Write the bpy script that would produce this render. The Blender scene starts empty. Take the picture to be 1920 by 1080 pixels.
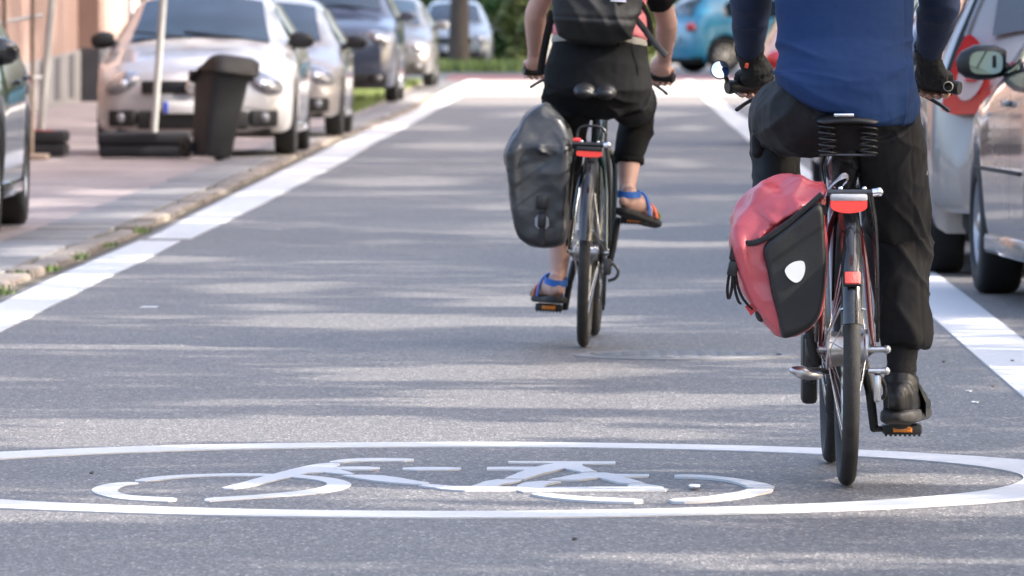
import bpy, bmesh, math, random
import numpy as np
from mathutils import Vector, Matrix, Euler

random.seed(7)
RNG = np.random.RandomState(11)
scene = bpy.context.scene
COL = scene.collection
PI = math.pi

# ------------------------------------------------------------------ camera
F, CH, YH = 15000.0, 1.165, 55.0        # focal length in photo pixels, camera height, horizon row
cam_d = bpy.data.cameras.new("camera")
cam = bpy.data.objects.new("camera", cam_d)
COL.objects.link(cam)
cam.location = (0, 0, CH)
cam.rotation_euler = (PI / 2, 0, 0)
cam_d.sensor_width = 36.0
cam_d.lens = F / 1920 * 36.0
cam_d.shift_y = -(540 - YH) / 1920
cam_d.clip_start = 1.0
cam_d.clip_end = 3000
cam_d.dof.use_dof = True
cam_d.dof.focus_distance = 21.2
cam_d.dof.aperture_fstop = 14.0
cam_d.dof.aperture_blades = 0
scene.camera = cam

# ------------------------------------------------------------------ light
SUN_AZ, SUN_EL = math.radians(101), math.radians(34)
world = bpy.data.worlds.new("World")
scene.world = world
world.use_nodes = True
wn = world.node_tree
bg = wn.nodes.get("Background") or wn.nodes.new("ShaderNodeBackground")
sky = wn.nodes.new("ShaderNodeTexSky")
sky.sky_type = 'NISHITA'
sky.sun_disc = False
sky.sun_elevation = SUN_EL
sky.sun_rotation = SUN_AZ
sky.air_density = 0.8
sky.dust_density = 6.0
sky.ozone_density = 0.4
wn.links.new(sky.outputs[0], bg.inputs[0])
bg.inputs[1].default_value = 0.15
sun_d = bpy.data.lights.new("sun", 'SUN')
sun_d.energy = 2.4
sun_d.angle = math.radians(0.55)
sun_d.color = (1.0, 0.94, 0.87)
sun = bpy.data.objects.new("sun", sun_d)
COL.objects.link(sun)
to_sun = Vector((math.sin(SUN_AZ) * math.cos(SUN_EL), math.cos(SUN_AZ) * math.cos(SUN_EL), math.sin(SUN_EL)))
sun.rotation_euler = to_sun.to_track_quat('Z', 'Y').to_euler()
sun.location = (10, 0, 30)
scene.view_settings.view_transform = 'Standard'
scene.view_settings.look = 'None'
scene.view_settings.gamma = 1.0
scene.view_settings.exposure = 2.28
scene.cycles.use_denoising = True
scene.cycles.max_bounces = 6
scene.cycles.caustics_reflective = False
scene.cycles.caustics_refractive = False

# ------------------------------------------------------------------ helpers
def clampf(t, a=0.0, b=1.0):
    return max(a, min(b, t))

def zr(Y):
    """height of the street surface: level, then rising gently to the crossing"""
    t = clampf((Y - 80) / 85)
    return 0.27 * (3 * t * t - 2 * t ** 3)

def at(px, py, Y):
    s = F / Y
    return Vector(((px - 960) / s, Y, CH - (py - YH) / s))

def gnd(px, py, dz=0.0):
    """the ground point seen at a photo pixel"""
    Y = F * CH / max(py - YH, 1)
    for _ in range(30):
        Y = 0.5 * Y + 0.5 * F * (CH - zr(Y) - dz) / max(py - YH, 1)
    return Vector(((px - 960) * Y / F, Y, zr(Y) + dz))

def lk(name, mesh, m=None, parent=None):
    o = bpy.data.objects.new(name, mesh)
    if m is not None and not mesh.materials:
        mesh.materials.append(m)
    COL.objects.link(o)
    if parent is not None:
        o.parent = parent
    return o

def tag(o, label, cat, group=None):
    o["label"] = label
    o["category"] = cat
    if group:
        o["group"] = group
    return o

def thing(name, label, cat, loc=(0, 0, 0), rot=(0, 0, 0), group=None):
    o = bpy.data.objects.new(name, None)
    o.empty_display_size = 0.1
    COL.objects.link(o)
    o.location = loc
    o.rotation_euler = rot
    return tag(o, label, cat, group)

def struct(o):
    o["kind"] = "structure"
    return o

class MB:
    def __init__(s):
        s.v, s.f = [], []
    def add(s, v, f):
        n = len(s.v)
        s.v.extend([tuple(p) for p in v])
        s.f.extend([tuple(i + n for i in q) for q in f])
        return s
    def mesh(s, name, smooth=True, angle=40):
        me = bpy.data.meshes.new(name)
        me.from_pydata(s.v, [], s.f)
        me.validate()
        bm = bmesh.new(); bm.from_mesh(me)
        bmesh.ops.recalc_face_normals(bm, faces=bm.faces)
        if smooth:
            a = math.radians(angle)
            for fa in bm.faces: fa.smooth = True
            for e in bm.edges:
                if len(e.link_faces) == 2 and e.calc_face_angle(0) > a: e.smooth = False
        bm.to_mesh(me); bm.free()
        return me
    def obj(s, name, m, parent=None, smooth=True, angle=40):
        return lk(name, s.mesh(name, smooth, angle), m, parent)
    # ---- shapes
    def box(s, c, d, rot=None, taper=None):
        hx, hy, hz = d[0] / 2, d[1] / 2, d[2] / 2
        R = rot if rot is not None else Matrix.Identity(3)
        vs = []
        for z in (-1, 1):
            k = 1 if (taper is None or z < 0) else taper
            for x, y in ((-1, -1), (1, -1), (1, 1), (-1, 1)):
                vs.append(Vector(c) + R @ Vector((x * hx * k, y * hy * k, z * hz)))
        return s.add(vs, [(0, 3, 2, 1), (4, 5, 6, 7), (0, 1, 5, 4), (1, 2, 6, 5), (2, 3, 7, 6), (3, 0, 4, 7)])
    def bbox(s, c, d, b=0.01, rot=None):
        """box with chamfered edges"""
        bm = bmesh.new()
        bmesh.ops.create_cube(bm, size=1)
        for v in bm.verts: v.co = Vector((v.co.x * d[0], v.co.y * d[1], v.co.z * d[2]))
        bmesh.ops.bevel(bm, geom=list(bm.edges), offset=min(b, min(d) * .45), segments=2, affect='EDGES', profile=.5)
        R = rot if rot is not None else Matrix.Identity(3)
        bm.verts.ensure_lookup_table()
        vs = [Vector(c) + R @ v.co for v in bm.verts]
        fs = [[v.index for v in f.verts] for f in bm.faces]
        bm.free()
        return s.add(vs, fs)
    def loft(s, st, n=16, hint=(1, 0, 0), dome=False, power=2.0, closed=False):
        """st: list of (centre, rx, ry); rx runs along hint"""
        pts = [Vector(p[0]) for p in st]
        m = len(pts)
        rings = []
        hint = Vector(hint).normalized()
        for i in range(m):
            if closed:
                t = (pts[(i + 1) % m] - pts[i - 1])
            else:
                t = pts[min(i + 1, m - 1)] - pts[max(i - 1, 0)]
            t.normalize()
            ax = hint - t * hint.dot(t)
            if ax.length < 1e-4: ax = t.orthogonal()
            ax.normalize()
            ay = t.cross(ax).normalized()
            rings.append((pts[i], t, ax, ay, st[i][1], st[i][2] if len(st[i]) > 2 else st[i][1]))
        if dome and not closed:
            def dm(r, sg):
                out = []
                for a in (35, 65, 85):
                    a = math.radians(a)
                    d = r[1] * (sg * math.sin(a) * min(r[4], r[5]))
                    out.append((r[0] + d, r[1], r[2], r[3], r[4] * math.cos(a), r[5] * math.cos(a)))
                return out
            rings = dm(rings[0], -1)[::-1] + rings + dm(rings[-1], 1)
        vs, fs = [], []
        for (p, t, ax, ay, rx, ry) in rings:
            for j in range(n):
                a = 2 * PI * j / n
                c, q = math.cos(a), math.sin(a)
                if power != 2.0:
                    c = math.copysign(abs(c) ** (2 / power), c)
                    q = math.copysign(abs(q) ** (2 / power), q)
                vs.append(p + ax * (rx * c) + ay * (ry * q))
        k = len(rings)
        for i in range(k if closed else k - 1):
            i2 = (i + 1) % k
            for j in range(n):
                j2 = (j + 1) % n
                fs.append((i * n + j, i * n + j2, i2 * n + j2, i2 * n + j))
        if not closed:
            fs.append(tuple(range(n))[::-1])
            fs.append(tuple((k - 1) * n + j for j in range(n)))
        return s.add(vs, fs)
    def tube(s, pts, r, n=8, hint=(0.13, 0.2, 0.97), dome=False, closed=False):
        rs = r if isinstance(r, (list, tuple)) else [r] * len(pts)
        return s.loft([(p, q, q) for p, q in zip(pts, rs)], n, hint, dome, closed=closed)
    def lathe(s, prof, c=(0, 0, 0), axis='x', n=40, a0=0, a1=2 * PI, closed_prof=False):
        """prof: (r, h) pairs; h runs along axis"""
        full = abs(a1 - a0 - 2 * PI) < 1e-6
        m = n if full else n + 1
        vs = []
        for i in range(m):
            a = a0 + (a1 - a0) * i / n
            for (r, h) in prof:
                if axis == 'x': p = (h, r * math.cos(a), r * math.sin(a))
                elif axis == 'y': p = (r * math.cos(a), h, r * math.sin(a))
                else: p = (r * math.cos(a), r * math.sin(a), h)
                vs.append((c[0] + p[0], c[1] + p[1], c[2] + p[2]))
        k = len(prof)
        fs = []
        for i in range(n):
            i2 = (i + 1) % m
            for j in range(k if closed_prof else k - 1):
                j2 = (j + 1) % k
                fs.append((i * k + j, i * k + j2, i2 * k + j2, i2 * k + j))
        return s.add(vs, fs)
    def hull(s, pts):
        bm = bmesh.new()
        for p in pts: bm.verts.new(p)
        r = bmesh.ops.convex_hull(bm, input=bm.verts)
        bmesh.ops.delete(bm, geom=list(set(r["geom_interior"] + r["geom_unused"])), context='VERTS')
        bm.verts.index_update()
        v2 = [v.co.copy() for v in bm.verts]; f2 = [[v.index for v in f.verts] for f in bm.faces]
        bm.free()
        return s.add(v2, f2)
    def skirt(s, depth):
        """turn the open edges down by depth so that a sheet has a real edge"""
        cnt = {}
        for f in s.f:
            for i in range(len(f)):
                e = (f[i], f[(i + 1) % len(f)]); k = tuple(sorted(e)); cnt.setdefault(k, []).append(e)
        low = {}
        for k, es in cnt.items():
            if len(es) == 1:
                a, b = es[0]
                for q in (a, b):
                    if q not in low:
                        low[q] = len(s.v); x, y, z = s.v[q]; s.v.append((x, y, z - depth))
                s.f.append((b, a, low[a], low[b]))
        return s
    def prism(s, poly, y0, y1, mapf=None):
        """polygon in (x, z) pushed along y"""
        n = len(poly)
        vs = [(x, y0, z) for x, z in poly] + [(x, y1, z) for x, z in poly]
        if mapf: vs = [mapf(*p) for p in vs]
        fs = [tuple(range(n)), tuple(range(2 * n - 1, n - 1, -1))]
        fs += [(i, i + n, (i + 1) % n + n, (i + 1) % n) for i in range(n)]
        return s.add(vs, fs)
    def ball(s, c, r, n=14, m=9):
        r = r if isinstance(r, (tuple, list)) else (r, r, r)
        vs, fs = [], []
        for i in range(m + 1):
            t = PI * i / m
            for j in range(n):
                a = 2 * PI * j / n
                vs.append((c[0] + r[0] * math.sin(t) * math.cos(a), c[1] + r[1] * math.sin(t) * math.sin(a), c[2] + r[2] * math.cos(t)))
        for i in range(m):
            for j in range(n):
                fs.append((i * n + j, i * n + (j + 1) % n, (i + 1) * n + (j + 1) % n, (i + 1) * n + j))
        bm = bmesh.new()
        bv = [bm.verts.new(v) for v in vs]
        for f in fs:
            try: bm.faces.new([bv[i] for i in f])
            except ValueError: pass
        bmesh.ops.remove_doubles(bm, verts=bm.verts, dist=1e-6)
        bm.verts.index_update()
        v2 = [v.co.copy() for v in bm.verts]
        f2 = [[v.index for v in f.verts] for f in bm.faces]
        bm.free()
        return s.add(v2, f2)

def smooth_pts(pts, it=2, closed=False):
    pts = [Vector(p) for p in pts]
    for _ in range(it):
        o = []
        n = len(pts)
        if not closed: o.append(pts[0])
        for i in range(n if closed else n - 1):
            a, b = pts[i], pts[(i + 1) % n]
            o.append(a * .75 + b * .25); o.append(a * .25 + b * .75)
        if not closed: o.append(pts[-1])
        pts = o
    return pts

def resample(poly, n):
    P = [Vector(p) for p in poly]
    L = [0]
    for i in range(len(P)): L.append(L[-1] + (P[(i + 1) % len(P)] - P[i]).length)
    out = []
    k = 0
    for j in range(n):
        d = L[-1] * j / n
        while L[k + 1] < d: k += 1
        t = (d - L[k]) / max(L[k + 1] - L[k], 1e-9)
        out.append(P[k].lerp(P[(k + 1) % len(P)], t))
    return out

# ---- numpy value noise for folds
_PERM = RNG.rand(4096)
def vnoise(p):
    i = np.floor(p).astype(np.int64); f = p - i
    f = f * f * (3 - 2 * f)
    r = 0
    for dx in (0, 1):
        for dy in (0, 1):
            for dz in (0, 1):
                h = ((i[:, 0] + dx) * 73856093 ^ (i[:, 1] + dy) * 19349663 ^ (i[:, 2] + dz) * 83492791) % 4096
                w = (f[:, 0] if dx else 1 - f[:, 0]) * (f[:, 1] if dy else 1 - f[:, 1]) * (f[:, 2] if dz else 1 - f[:, 2])
                r = r + w * _PERM[h]
    return r

def ridge(p):
    n = vnoise(p)
    return 1 - np.abs(2 * n - 1)

def union(mb, name, voxel, m, parent, smooth=4, disp=None):
    """weld overlapping closed shapes into ONE continuous skin"""
    me = bpy.data.meshes.new("tmp")
    me.from_pydata(mb.v, [], mb.f)
    o = bpy.data.objects.new("tmp", me)
    COL.objects.link(o)
    r = o.modifiers.new("r", 'REMESH'); r.mode = 'VOXEL'; r.voxel_size = voxel
    sm = o.modifiers.new("s", 'SMOOTH'); sm.iterations = smooth; sm.factor = .5
    dg = bpy.context.evaluated_depsgraph_get()
    out = bpy.data.meshes.new_from_object(o.evaluated_get(dg))
    bpy.data.objects.remove(o); bpy.data.meshes.remove(me)
    n = len(out.vertices)
    if disp and n:
        co = np.empty(n * 3); out.vertices.foreach_get("co", co); co = co.reshape(-1, 3)
        no = np.empty(n * 3); out.vertex_normals.foreach_get("vector", no); no = no.reshape(-1, 3)
        co = co + no * disp(co, no)[:, None]
        out.vertices.foreach_set("co", co.ravel())
    out.polygons.foreach_set("use_smooth", np.ones(len(out.polygons), bool))
    out.update()
    out.name = name
    out.materials.clear()
    return lk(name, out, m, parent)

def gmask(p, c, r):
    d = (p - np.array(c)) / np.array(r)
    return np.exp(-(d * d).sum(1))

# ------------------------------------------------------------------ materials
def nd(nt, t, **kw):
    n = nt.nodes.new(t)
    for k, v in kw.items():
        if hasattr(n, k): setattr(n, k, v)
        else: n.inputs[k].default_value = v
    return n

def mat(name, col, rough=.5, metal=0.0, var=0.0, vscale=8.0, bump=0.0, bscale=60.0, coat=0.0, dirt=None, dscale=3.0, damt=.4, spec=.5, sheen=0.0, stretch=None, trans=0.0, emis=0.0):
    m = bpy.data.materials.new(name)
    m.use_nodes = True
    nt = m.node_tree
    b = nt.nodes["Principled BSDF"]
    b.inputs["Base Color"].default_value = (*col, 1)
    b.inputs["Roughness"].default_value = rough
    b.inputs["Metallic"].default_value = metal
    b.inputs["Coat Weight"].default_value = coat
    b.inputs["Coat Roughness"].default_value = .04
    b.inputs["Specular IOR Level"].default_value = spec
    b.inputs["Sheen Weight"].default_value = sheen
    b.inputs["Transmission Weight"].default_value = trans
    if emis:
        b.inputs["Emission Color"].default_value = (*col, 1)
        b.inputs["Emission Strength"].default_value = emis
    tc = nd(nt, "ShaderNodeTexCoord")
    src = tc.outputs["Object"]
    if stretch:
        mp = nd(nt, "ShaderNodeMapping"); mp.inputs["Scale"].default_value = stretch
        nt.links.new(src, mp.inputs[0]); src = mp.outputs[0]
    cur = None
    if var:
        n = nd(nt, "ShaderNodeTexNoise", Scale=vscale, Detail=6.0, Roughness=.6)
        nt.links.new(src, n.inputs["Vector"])
        r = nd(nt, "ShaderNodeMapRange"); r.inputs[1].default_value = .25; r.inputs[2].default_value = .75
        r.inputs[3].default_value = 1 - var; r.inputs[4].default_value = 1 + var
        nt.links.new(n.outputs["Fac"], r.inputs[0])
        mx = nd(nt, "ShaderNodeVectorMath", operation='SCALE'); mx.inputs[0].default_value = col
        nt.links.new(r.outputs[0], mx.inputs["Scale"])
        cur = mx.outputs[0]
    if dirt:
        n = nd(nt, "ShaderNodeTexNoise", Scale=dscale, Detail=8.0, Roughness=.7)
        nt.links.new(src, n.inputs["Vector"])
        r = nd(nt, "ShaderNodeMapRange"); r.inputs[1].default_value = .48; r.inputs[2].default_value = .72
        r.inputs[3].default_value = 0; r.inputs[4].default_value = damt
        nt.links.new(n.outputs["Fac"], r.inputs[0])
        mx = nd(nt, "ShaderNodeMix", data_type='RGBA')
        mx.inputs[6].default_value = (*col, 1); mx.inputs[7].default_value = (*dirt, 1)
        nt.links.new(r.outputs[0], mx.inputs[0])
        if cur: nt.links.new(cur, mx.inputs[6])
        cur = mx.outputs[2]
    if cur: nt.links.new(cur, b.inputs["Base Color"])
    if bump:
        n = nd(nt, "ShaderNodeTexNoise", Scale=bscale, Detail=5.0)
        nt.links.new(src, n.inputs["Vector"])
        bp = nd(nt, "ShaderNodeBump", Strength=bump, Distance=.004)
        nt.links.new(n.outputs["Fac"], bp.inputs["Height"])
        nt.links.new(bp.outputs[0], b.inputs["Normal"])
    return m

def asphalt(name, base, speck=1.0, rough=.62):
    m = bpy.data.materials.new(name); m.use_nodes = True
    nt = m.node_tree; b = nt.nodes["Principled BSDF"]
    tc = nd(nt, "ShaderNodeTexCoord"); src = tc.outputs["Object"]
    L = nt.links.new
    mp = nd(nt, "ShaderNodeMapping"); mp.inputs["Scale"].default_value = (1, .25, 1)   # aggregate rolled out along the lane
    L(src, mp.inputs[0]); src2 = mp.outputs[0]
    vo = nd(nt, "ShaderNodeTexVoronoi", Scale=150.0); L(src2, vo.inputs["Vector"])
    sep = nd(nt, "ShaderNodeSeparateColor"); L(vo.outputs["Color"], sep.inputs[0])
    # stones: a few pale chips among dark ones
    r1 = nd(nt, "ShaderNodeValToRGB")
    e = r1.color_ramp.elements
    e[0].position = 0.0; e[0].color = (.6, .6, .6, 1)
    e[1].position = 1.0; e[1].color = (2.3, 2.25, 2.1, 1)
    for p, c in ((.4, .85), (.75, 1.08), (.93, 1.35)):
        q = e.new(p); q.color = (c, c, c, 1)
    L(sep.outputs[0], r1.inputs[0])
    n2 = nd(nt, "ShaderNodeTexNoise", Scale=32.0, Detail=7.0, Roughness=.75); L(src2, n2.inputs["Vector"])
    r2 = nd(nt, "ShaderNodeMapRange"); r2.inputs[1].default_value = .3; r2.inputs[2].default_value = .7
    r2.inputs[3].default_value = .74; r2.inputs[4].default_value = 1.28; L(n2.outputs["Fac"], r2.inputs[0])
    n3 = nd(nt, "ShaderNodeTexNoise", Scale=.55, Detail=5.0, Roughness=.6); L(src, n3.inputs["Vector"])
    r3 = nd(nt, "ShaderNodeMapRange"); r3.inputs[1].default_value = .3; r3.inputs[2].default_value = .7
    r3.inputs[3].default_value = .93; r3.inputs[4].default_value = 1.07; L(n3.outputs["Fac"], r3.inputs[0])
    mu = nd(nt, "ShaderNodeMath", operation='MULTIPLY'); L(r2.outputs[0], mu.inputs[0]); L(r3.outputs[0], mu.inputs[1])
    v1 = nd(nt, "ShaderNodeVectorMath", operation='SCALE'); L(r1.outputs[0], v1.inputs[0]); L(mu.outputs[0], v1.inputs["Scale"])
    v2 = nd(nt, "ShaderNodeVectorMath", operation='MULTIPLY'); v2.inputs[1].default_value = base; L(v1.outputs[0], v2.inputs[0])
    L(v2.outputs[0], b.inputs["Base Color"])
    b.inputs["Roughness"].default_value = rough
    bp = nd(nt, "ShaderNodeBump", Strength=.55, Distance=.004)
    L(vo.outputs["Distance"], bp.inputs["Height"]); L(bp.outputs[0], b.inputs["Normal"])
    return m

def paving(name, c1, c2, mortar, scale, bw=.5, rh=.25):
    m = bpy.data.materials.new(name); m.use_nodes = True
    nt = m.node_tree; b = nt.nodes["Principled BSDF"]; L = nt.links.new
    tc = nd(nt, "ShaderNodeTexCoord")
    br = nd(nt, "ShaderNodeTexBrick", Scale=scale)
    br.inputs["Color1"].default_value = (*c1, 1); br.inputs["Color2"].default_value = (*c2, 1)
    br.inputs["Mortar"].default_value = (*mortar, 1); br.inputs["Mortar Size"].default_value = .012
    br.inputs["Brick Width"].default_value = bw; br.inputs["Row Height"].default_value = rh
    L(tc.outputs["Object"], br.inputs["Vector"])
    n = nd(nt, "ShaderNodeTexNoise", Scale=.8, Detail=6.0, Roughness=.65); L(tc.outputs["Object"], n.inputs["Vector"])
    r = nd(nt, "ShaderNodeMapRange"); r.inputs[1].default_value = .3; r.inputs[2].default_value = .7
    r.inputs[3].default_value = .75; r.inputs[4].default_value = 1.2; L(n.outputs["Fac"], r.inputs[0])
    v = nd(nt, "ShaderNodeVectorMath", operation='SCALE'); L(br.outputs["Color"], v.inputs[0]); L(r.outputs[0], v.inputs["Scale"])
    L(v.outputs[0], b.inputs["Base Color"])
    b.inputs["Roughness"].default_value = .75
    bp = nd(nt, "ShaderNodeBump", Strength=.4, Distance=.004); L(br.outputs["Fac"], bp.inputs["Height"]); bp.invert = True
    L(bp.outputs[0], b.inputs["Normal"])
    return m

M = {}
M['asphalt'] = asphalt("asphalt", (.138, .128, .121))
M['asphalt_side'] = asphalt("asphalt_parking", (.10, .097, .096))
M['asphalt_red'] = asphalt("asphalt_red", (.20, .075, .07))
M['concrete'] = mat("pale_concrete", (.27, .262, .245), .8, var=.1, vscale=2)
M['paint'] = mat("road_paint", (.56, .555, .555), .6, var=.05, vscale=40, dirt=(.3, .3, .31), dscale=28, damt=.2, bump=.3, bscale=260)
M['clinker'] = paving("clinker", (.225, .185, .18), (.28, .235, .232), (.22, .19, .17), 2.0)
M['granite'] = mat("granite", (.195, .187, .187), .7, var=.22, vscale=14, dirt=(.16, .15, .13), dscale=6, bump=.4, bscale=120)
M['kerbstone'] = mat("kerbstone", (.24, .20, .168), .75, var=.25, vscale=11, dirt=(.12, .10, .07), dscale=5, damt=.6, bump=.5, bscale=90)
M['soil'] = mat("soil", (.10, .085, .06), .9, var=.3, vscale=20)
M['earth'] = mat("earth_ground", (.16, .15, .12), .9, var=.2, vscale=1)
M['leaf'] = mat("leaf", (.055, .10, .022), .5, var=.35, vscale=3)
M['leaf2'] = mat("hedge_leaf", (.028, .080, .018), .55, var=.4, vscale=2)
M['leaf3'] = mat("pale_leaf", (.14, .17, .05), .55, var=.35, vscale=2)
M['weed'] = mat("weed", (.10, .15, .03), .6, var=.3, vscale=20)
M['bark'] = mat("bark", (.075, .06, .048), .85, var=.3, vscale=9, bump=.8, bscale=30, stretch=(1, 1, .25))
M['black_plastic'] = mat("black_plastic", (.008, .008, .0085), .45, var=.15, vscale=30)
M['black_gloss'] = mat("black_gloss", (.012, .012, .014), .18, coat=.4, dirt=(.10, .09, .08), dscale=12, damt=.3)
M['rubber'] = mat("rubber", (.021, .020, .0195), .72, var=.2, vscale=30, dirt=(.07, .065, .06), dscale=9, damt=.35, bump=.4, bscale=180)
M['car_rubber'] = mat("car_rubber", (.009, .009, .0095), .75, var=.2, vscale=14)
M['steel'] = mat("steel", (.55, .55, .56), .28, 1.0, dirt=(.12, .11, .10), dscale=14, damt=.35)
M['dark_steel'] = mat("dark_steel", (.07, .07, .072), .42, .9, var=.2, vscale=30, dirt=(.05, .045, .04), dscale=20)
M['chain'] = mat("greasy_chain", (.05, .045, .04), .45, .7, var=.3, vscale=60)
M['alu'] = mat("alu_rim", (.48, .48, .49), .32, 1.0, dirt=(.10, .09, .08), dscale=10, damt=.3)
M['red_paint'] = mat("red_frame_paint", (.105, .008, .012), .22, coat=.6, dirt=(.06, .03, .03), dscale=12, damt=.35)
M['white_decal'] = mat("white_decal", (.62, .63, .72), .3)
M['dkgreen_paint'] = mat("dark_green_frame_paint", (.012, .03, .03), .2, coat=.6)
M['red_lens'] = mat("red_lens", (.55, .025, .02), .12, coat=1.0, emis=.16)
M['grey_lens'] = mat("grey_lens", (.35, .35, .37), .15, coat=1.0)
M['red_reflector'] = mat("red_reflector", (.6, .05, .03), .2, coat=.8, bump=.6, bscale=400)
M['amber'] = mat("amber_reflector", (.75, .23, .01), .25, coat=.6, bump=.6, bscale=400)
M['tinted_mirror'] = mat('tinted_mirror', (.22, .27, .25), .03, 1.0)
M['mirror'] = mat("mirror_glass", (.85, .87, .88), .02, 1.0)
M['skin'] = mat("skin", (.40, .22, .16), .5, var=.10, vscale=22, bump=.15, bscale=300)
M['skin2'] = mat("pale_skin", (.56, .34, .27), .5, var=.09, vscale=18, bump=.15, bscale=300)
M['hair'] = mat("hair", (.05, .035, .025), .6, var=.3, vscale=60)
M['hair2'] = mat("brown_hair", (.13, .075, .04), .6, var=.3, vscale=60)
M['eye'] = mat("eye", (.8, .8, .8), .1)
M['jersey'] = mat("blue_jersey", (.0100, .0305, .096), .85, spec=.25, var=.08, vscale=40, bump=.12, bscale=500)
M['sleeve'] = mat("darker_blue_sleeve", (.005, .0145, .047), .85, var=.1, vscale=40, bump=.12, bscale=500)  # same blue as the jersey, set darker
M['trouser'] = mat("black_trousers", (.0042, .0044, .0053), .76, var=.12, vscale=30, spec=.4, bump=.15, bscale=420)
M['capri'] = mat("black_capri", (.003, .003, .0034), .85, var=.12, vscale=30, spec=.25, bump=.15, bscale=420)
M['sock'] = mat("black_sock", (.008, .008, .009), .85, bump=.5, bscale=300, stretch=(1, 1, 4))
M['shoe'] = mat("black_shoe", (.005, .005, .0052), .42, var=.2, vscale=24, dirt=(.04, .04, .04), dscale=16, damt=.2)
M['sole'] = mat("shoe_sole", (.018, .017, .017), .55, var=.2, vscale=20, dirt=(.09, .08, .07), dscale=20, damt=.4)
M['glove'] = mat("black_glove", (.003, .003, .0034), .8, var=.2, vscale=40, bump=.4, bscale=260)
M['orange_tab'] = mat("orange_tab", (.65, .07, .02), .6)
M['pannier_red'] = mat("red_tarpaulin", (.47, .075, .09), .36, var=.08, vscale=9, spec=.6, bump=.15, bscale=160)
M['pannier_black'] = mat("black_tarpaulin", (.005, .005, .0054), .55, var=.15, vscale=60, bump=.25, bscale=420)
M['pannier_grey'] = mat("grey_tarpaulin", (.025, .0265, .029), .38, var=.14, vscale=9, spec=.55, dirt=(.11, .11, .11), dscale=7, damt=.3, bump=.15, bscale=160)
M['reflect_white'] = mat("white_reflective", (.70, .70, .68), .35, coat=.4)
M['strap'] = mat("black_webbing", (.012, .012, .013), .7, bump=.4, bscale=400)
M['pack'] = mat("black_backpack", (.0045, .0045, .005), .7, var=.2, vscale=14, bump=.25, bscale=380)
M['pack_label'] = mat("violet_label", (.16, .13, .40), .6)
M['white_cloth'] = mat("white_cloth", (.75, .75, .75), .7)
M['pink'] = mat("pink_shirt", (.66, .20, .22), .75, var=.08, vscale=20)
M['belt'] = mat("grey_belt", (.30, .28, .24), .8, bump=.4, bscale=300)
M['sandal_blue'] = mat("blue_sandal_strap", (.02, .13, .48), .6)
M['sandal_orange'] = mat("coral_sandal_strap", (.62, .12, .07), .6)
M['sandal_sole'] = mat("sandal_sole", (.014, .014, .014), .7)
M['glass'] = mat("car_glass", (.012, .026, .042), .035, coat=.8, spec=.8)
M['lamp_glass'] = mat("lamp_glass", (.22, .22, .24), .08, metal=.35, coat=1.0, var=.35, vscale=14)
M['tail_red'] = mat("tail_lamp_red", (.52, .012, .02), .1, coat=1.0)
M['tail_clear'] = mat("tail_lamp_clear", (.55, .42, .41), .12, coat=1.0)
M['chrome'] = mat("chrome", (.8, .8, .82), .1, 1.0)
M['wheel_alu'] = mat("wheel_alloy", (.42, .42, .43), .3, .9, var=.1, vscale=8)
M['dark'] = mat("dark_recess", (.01, .01, .01), .8)
M['plate'] = mat("plate_white", (.72, .72, .70), .4)
M['plate_blue'] = mat("plate_blue", (.02, .06, .42), .4)
M['bin'] = mat("bin_plastic", (.010, .0115, .015), .6, var=.15, vscale=6, dirt=(.05, .05, .05), dscale=4, damt=.25)
M['bin_lid'] = mat("bin_lid_plastic", (.015, .013, .0125), .6, var=.2, vscale=10)
M['post_grey'] = mat("galvanised_post", (.42, .42, .40), .5, .3, var=.15, vscale=7)
M['post_brown'] = mat("rusty_post", (.17, .12, .09), .7, var=.3, vscale=12)
M['base_rubber'] = mat("base_rubber", (.012, .012, .015), .8, var=.3, vscale=12)
M['base_red'] = mat("base_red", (.30, .04, .04), .7)
M['peach'] = mat("peach_render", (.24, .158, .13), .9, var=.06, vscale=1.2, bump=.3, bscale=60)
M['plinth'] = mat("grey_plinth", (.19, .18, .18), .85, var=.12, vscale=2, bump=.2, bscale=40)
M['plinth_dark'] = mat("charcoal_plinth", (.05, .05, .058), .8, var=.15, vscale=2)
M['grey_wall'] = mat("grey_render", (.30, .27, .26), .9, var=.1, vscale=1.5)
M['win_frame'] = mat("window_frame", (.62, .60, .58), .5)
M['win_glass'] = mat("window_glass", (.025, .03, .034), .05, coat=.6)
M['roof_tile'] = mat("roof_tile", (.16, .07, .05), .8, var=.2, vscale=3)
M['iron'] = mat("cast_iron", (.17, .17, .172), .6, .3, var=.25, vscale=20, bump=.4, bscale=80)
M['litter_white'] = mat("paper_scrap", (.75, .75, .75), .6)
M['leaf_dry'] = mat("dry_leaf", (.12, .075, .03), .7)
M['leaf_dark'] = mat("dark_leaf", (.02, .018, .015), .7)
def paintmat(name, col, metal=0.0, rough=.32):
    return mat(name, col, rough, metal, coat=1.0, var=.05, vscale=2.5, dirt=tuple(c * .7 for c in col), dscale=3, damt=.18)
# ================================================================== setting
YS = [-30, -5, 5, 12, 16, 20, 25, 30, 35, 40, 46, 52, 60, 70, 80, 88, 96, 104, 112, 120, 123.5, 128, 134, 140, 146, 152, 158, 165, 175, 190, 210, 240, 300, 500, 1200]

def curve(pts):
    """piecewise-linear x(Y) through measured points, straight beyond them"""
    pts = sorted(pts)
    def f(Y):
        if Y <= pts[0][0]: a, b = pts[0], pts[1]
        elif Y >= pts[-1][0]: a, b = pts[-2], pts[-1]
        else:
            for k in range(len(pts) - 1):
                if pts[k][0] <= Y <= pts[k + 1][0]: a, b = pts[k], pts[k + 1]; break
        return a[1] + (b[1] - a[1]) * (Y - a[0]) / (b[0] - a[0])
    return f

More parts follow.
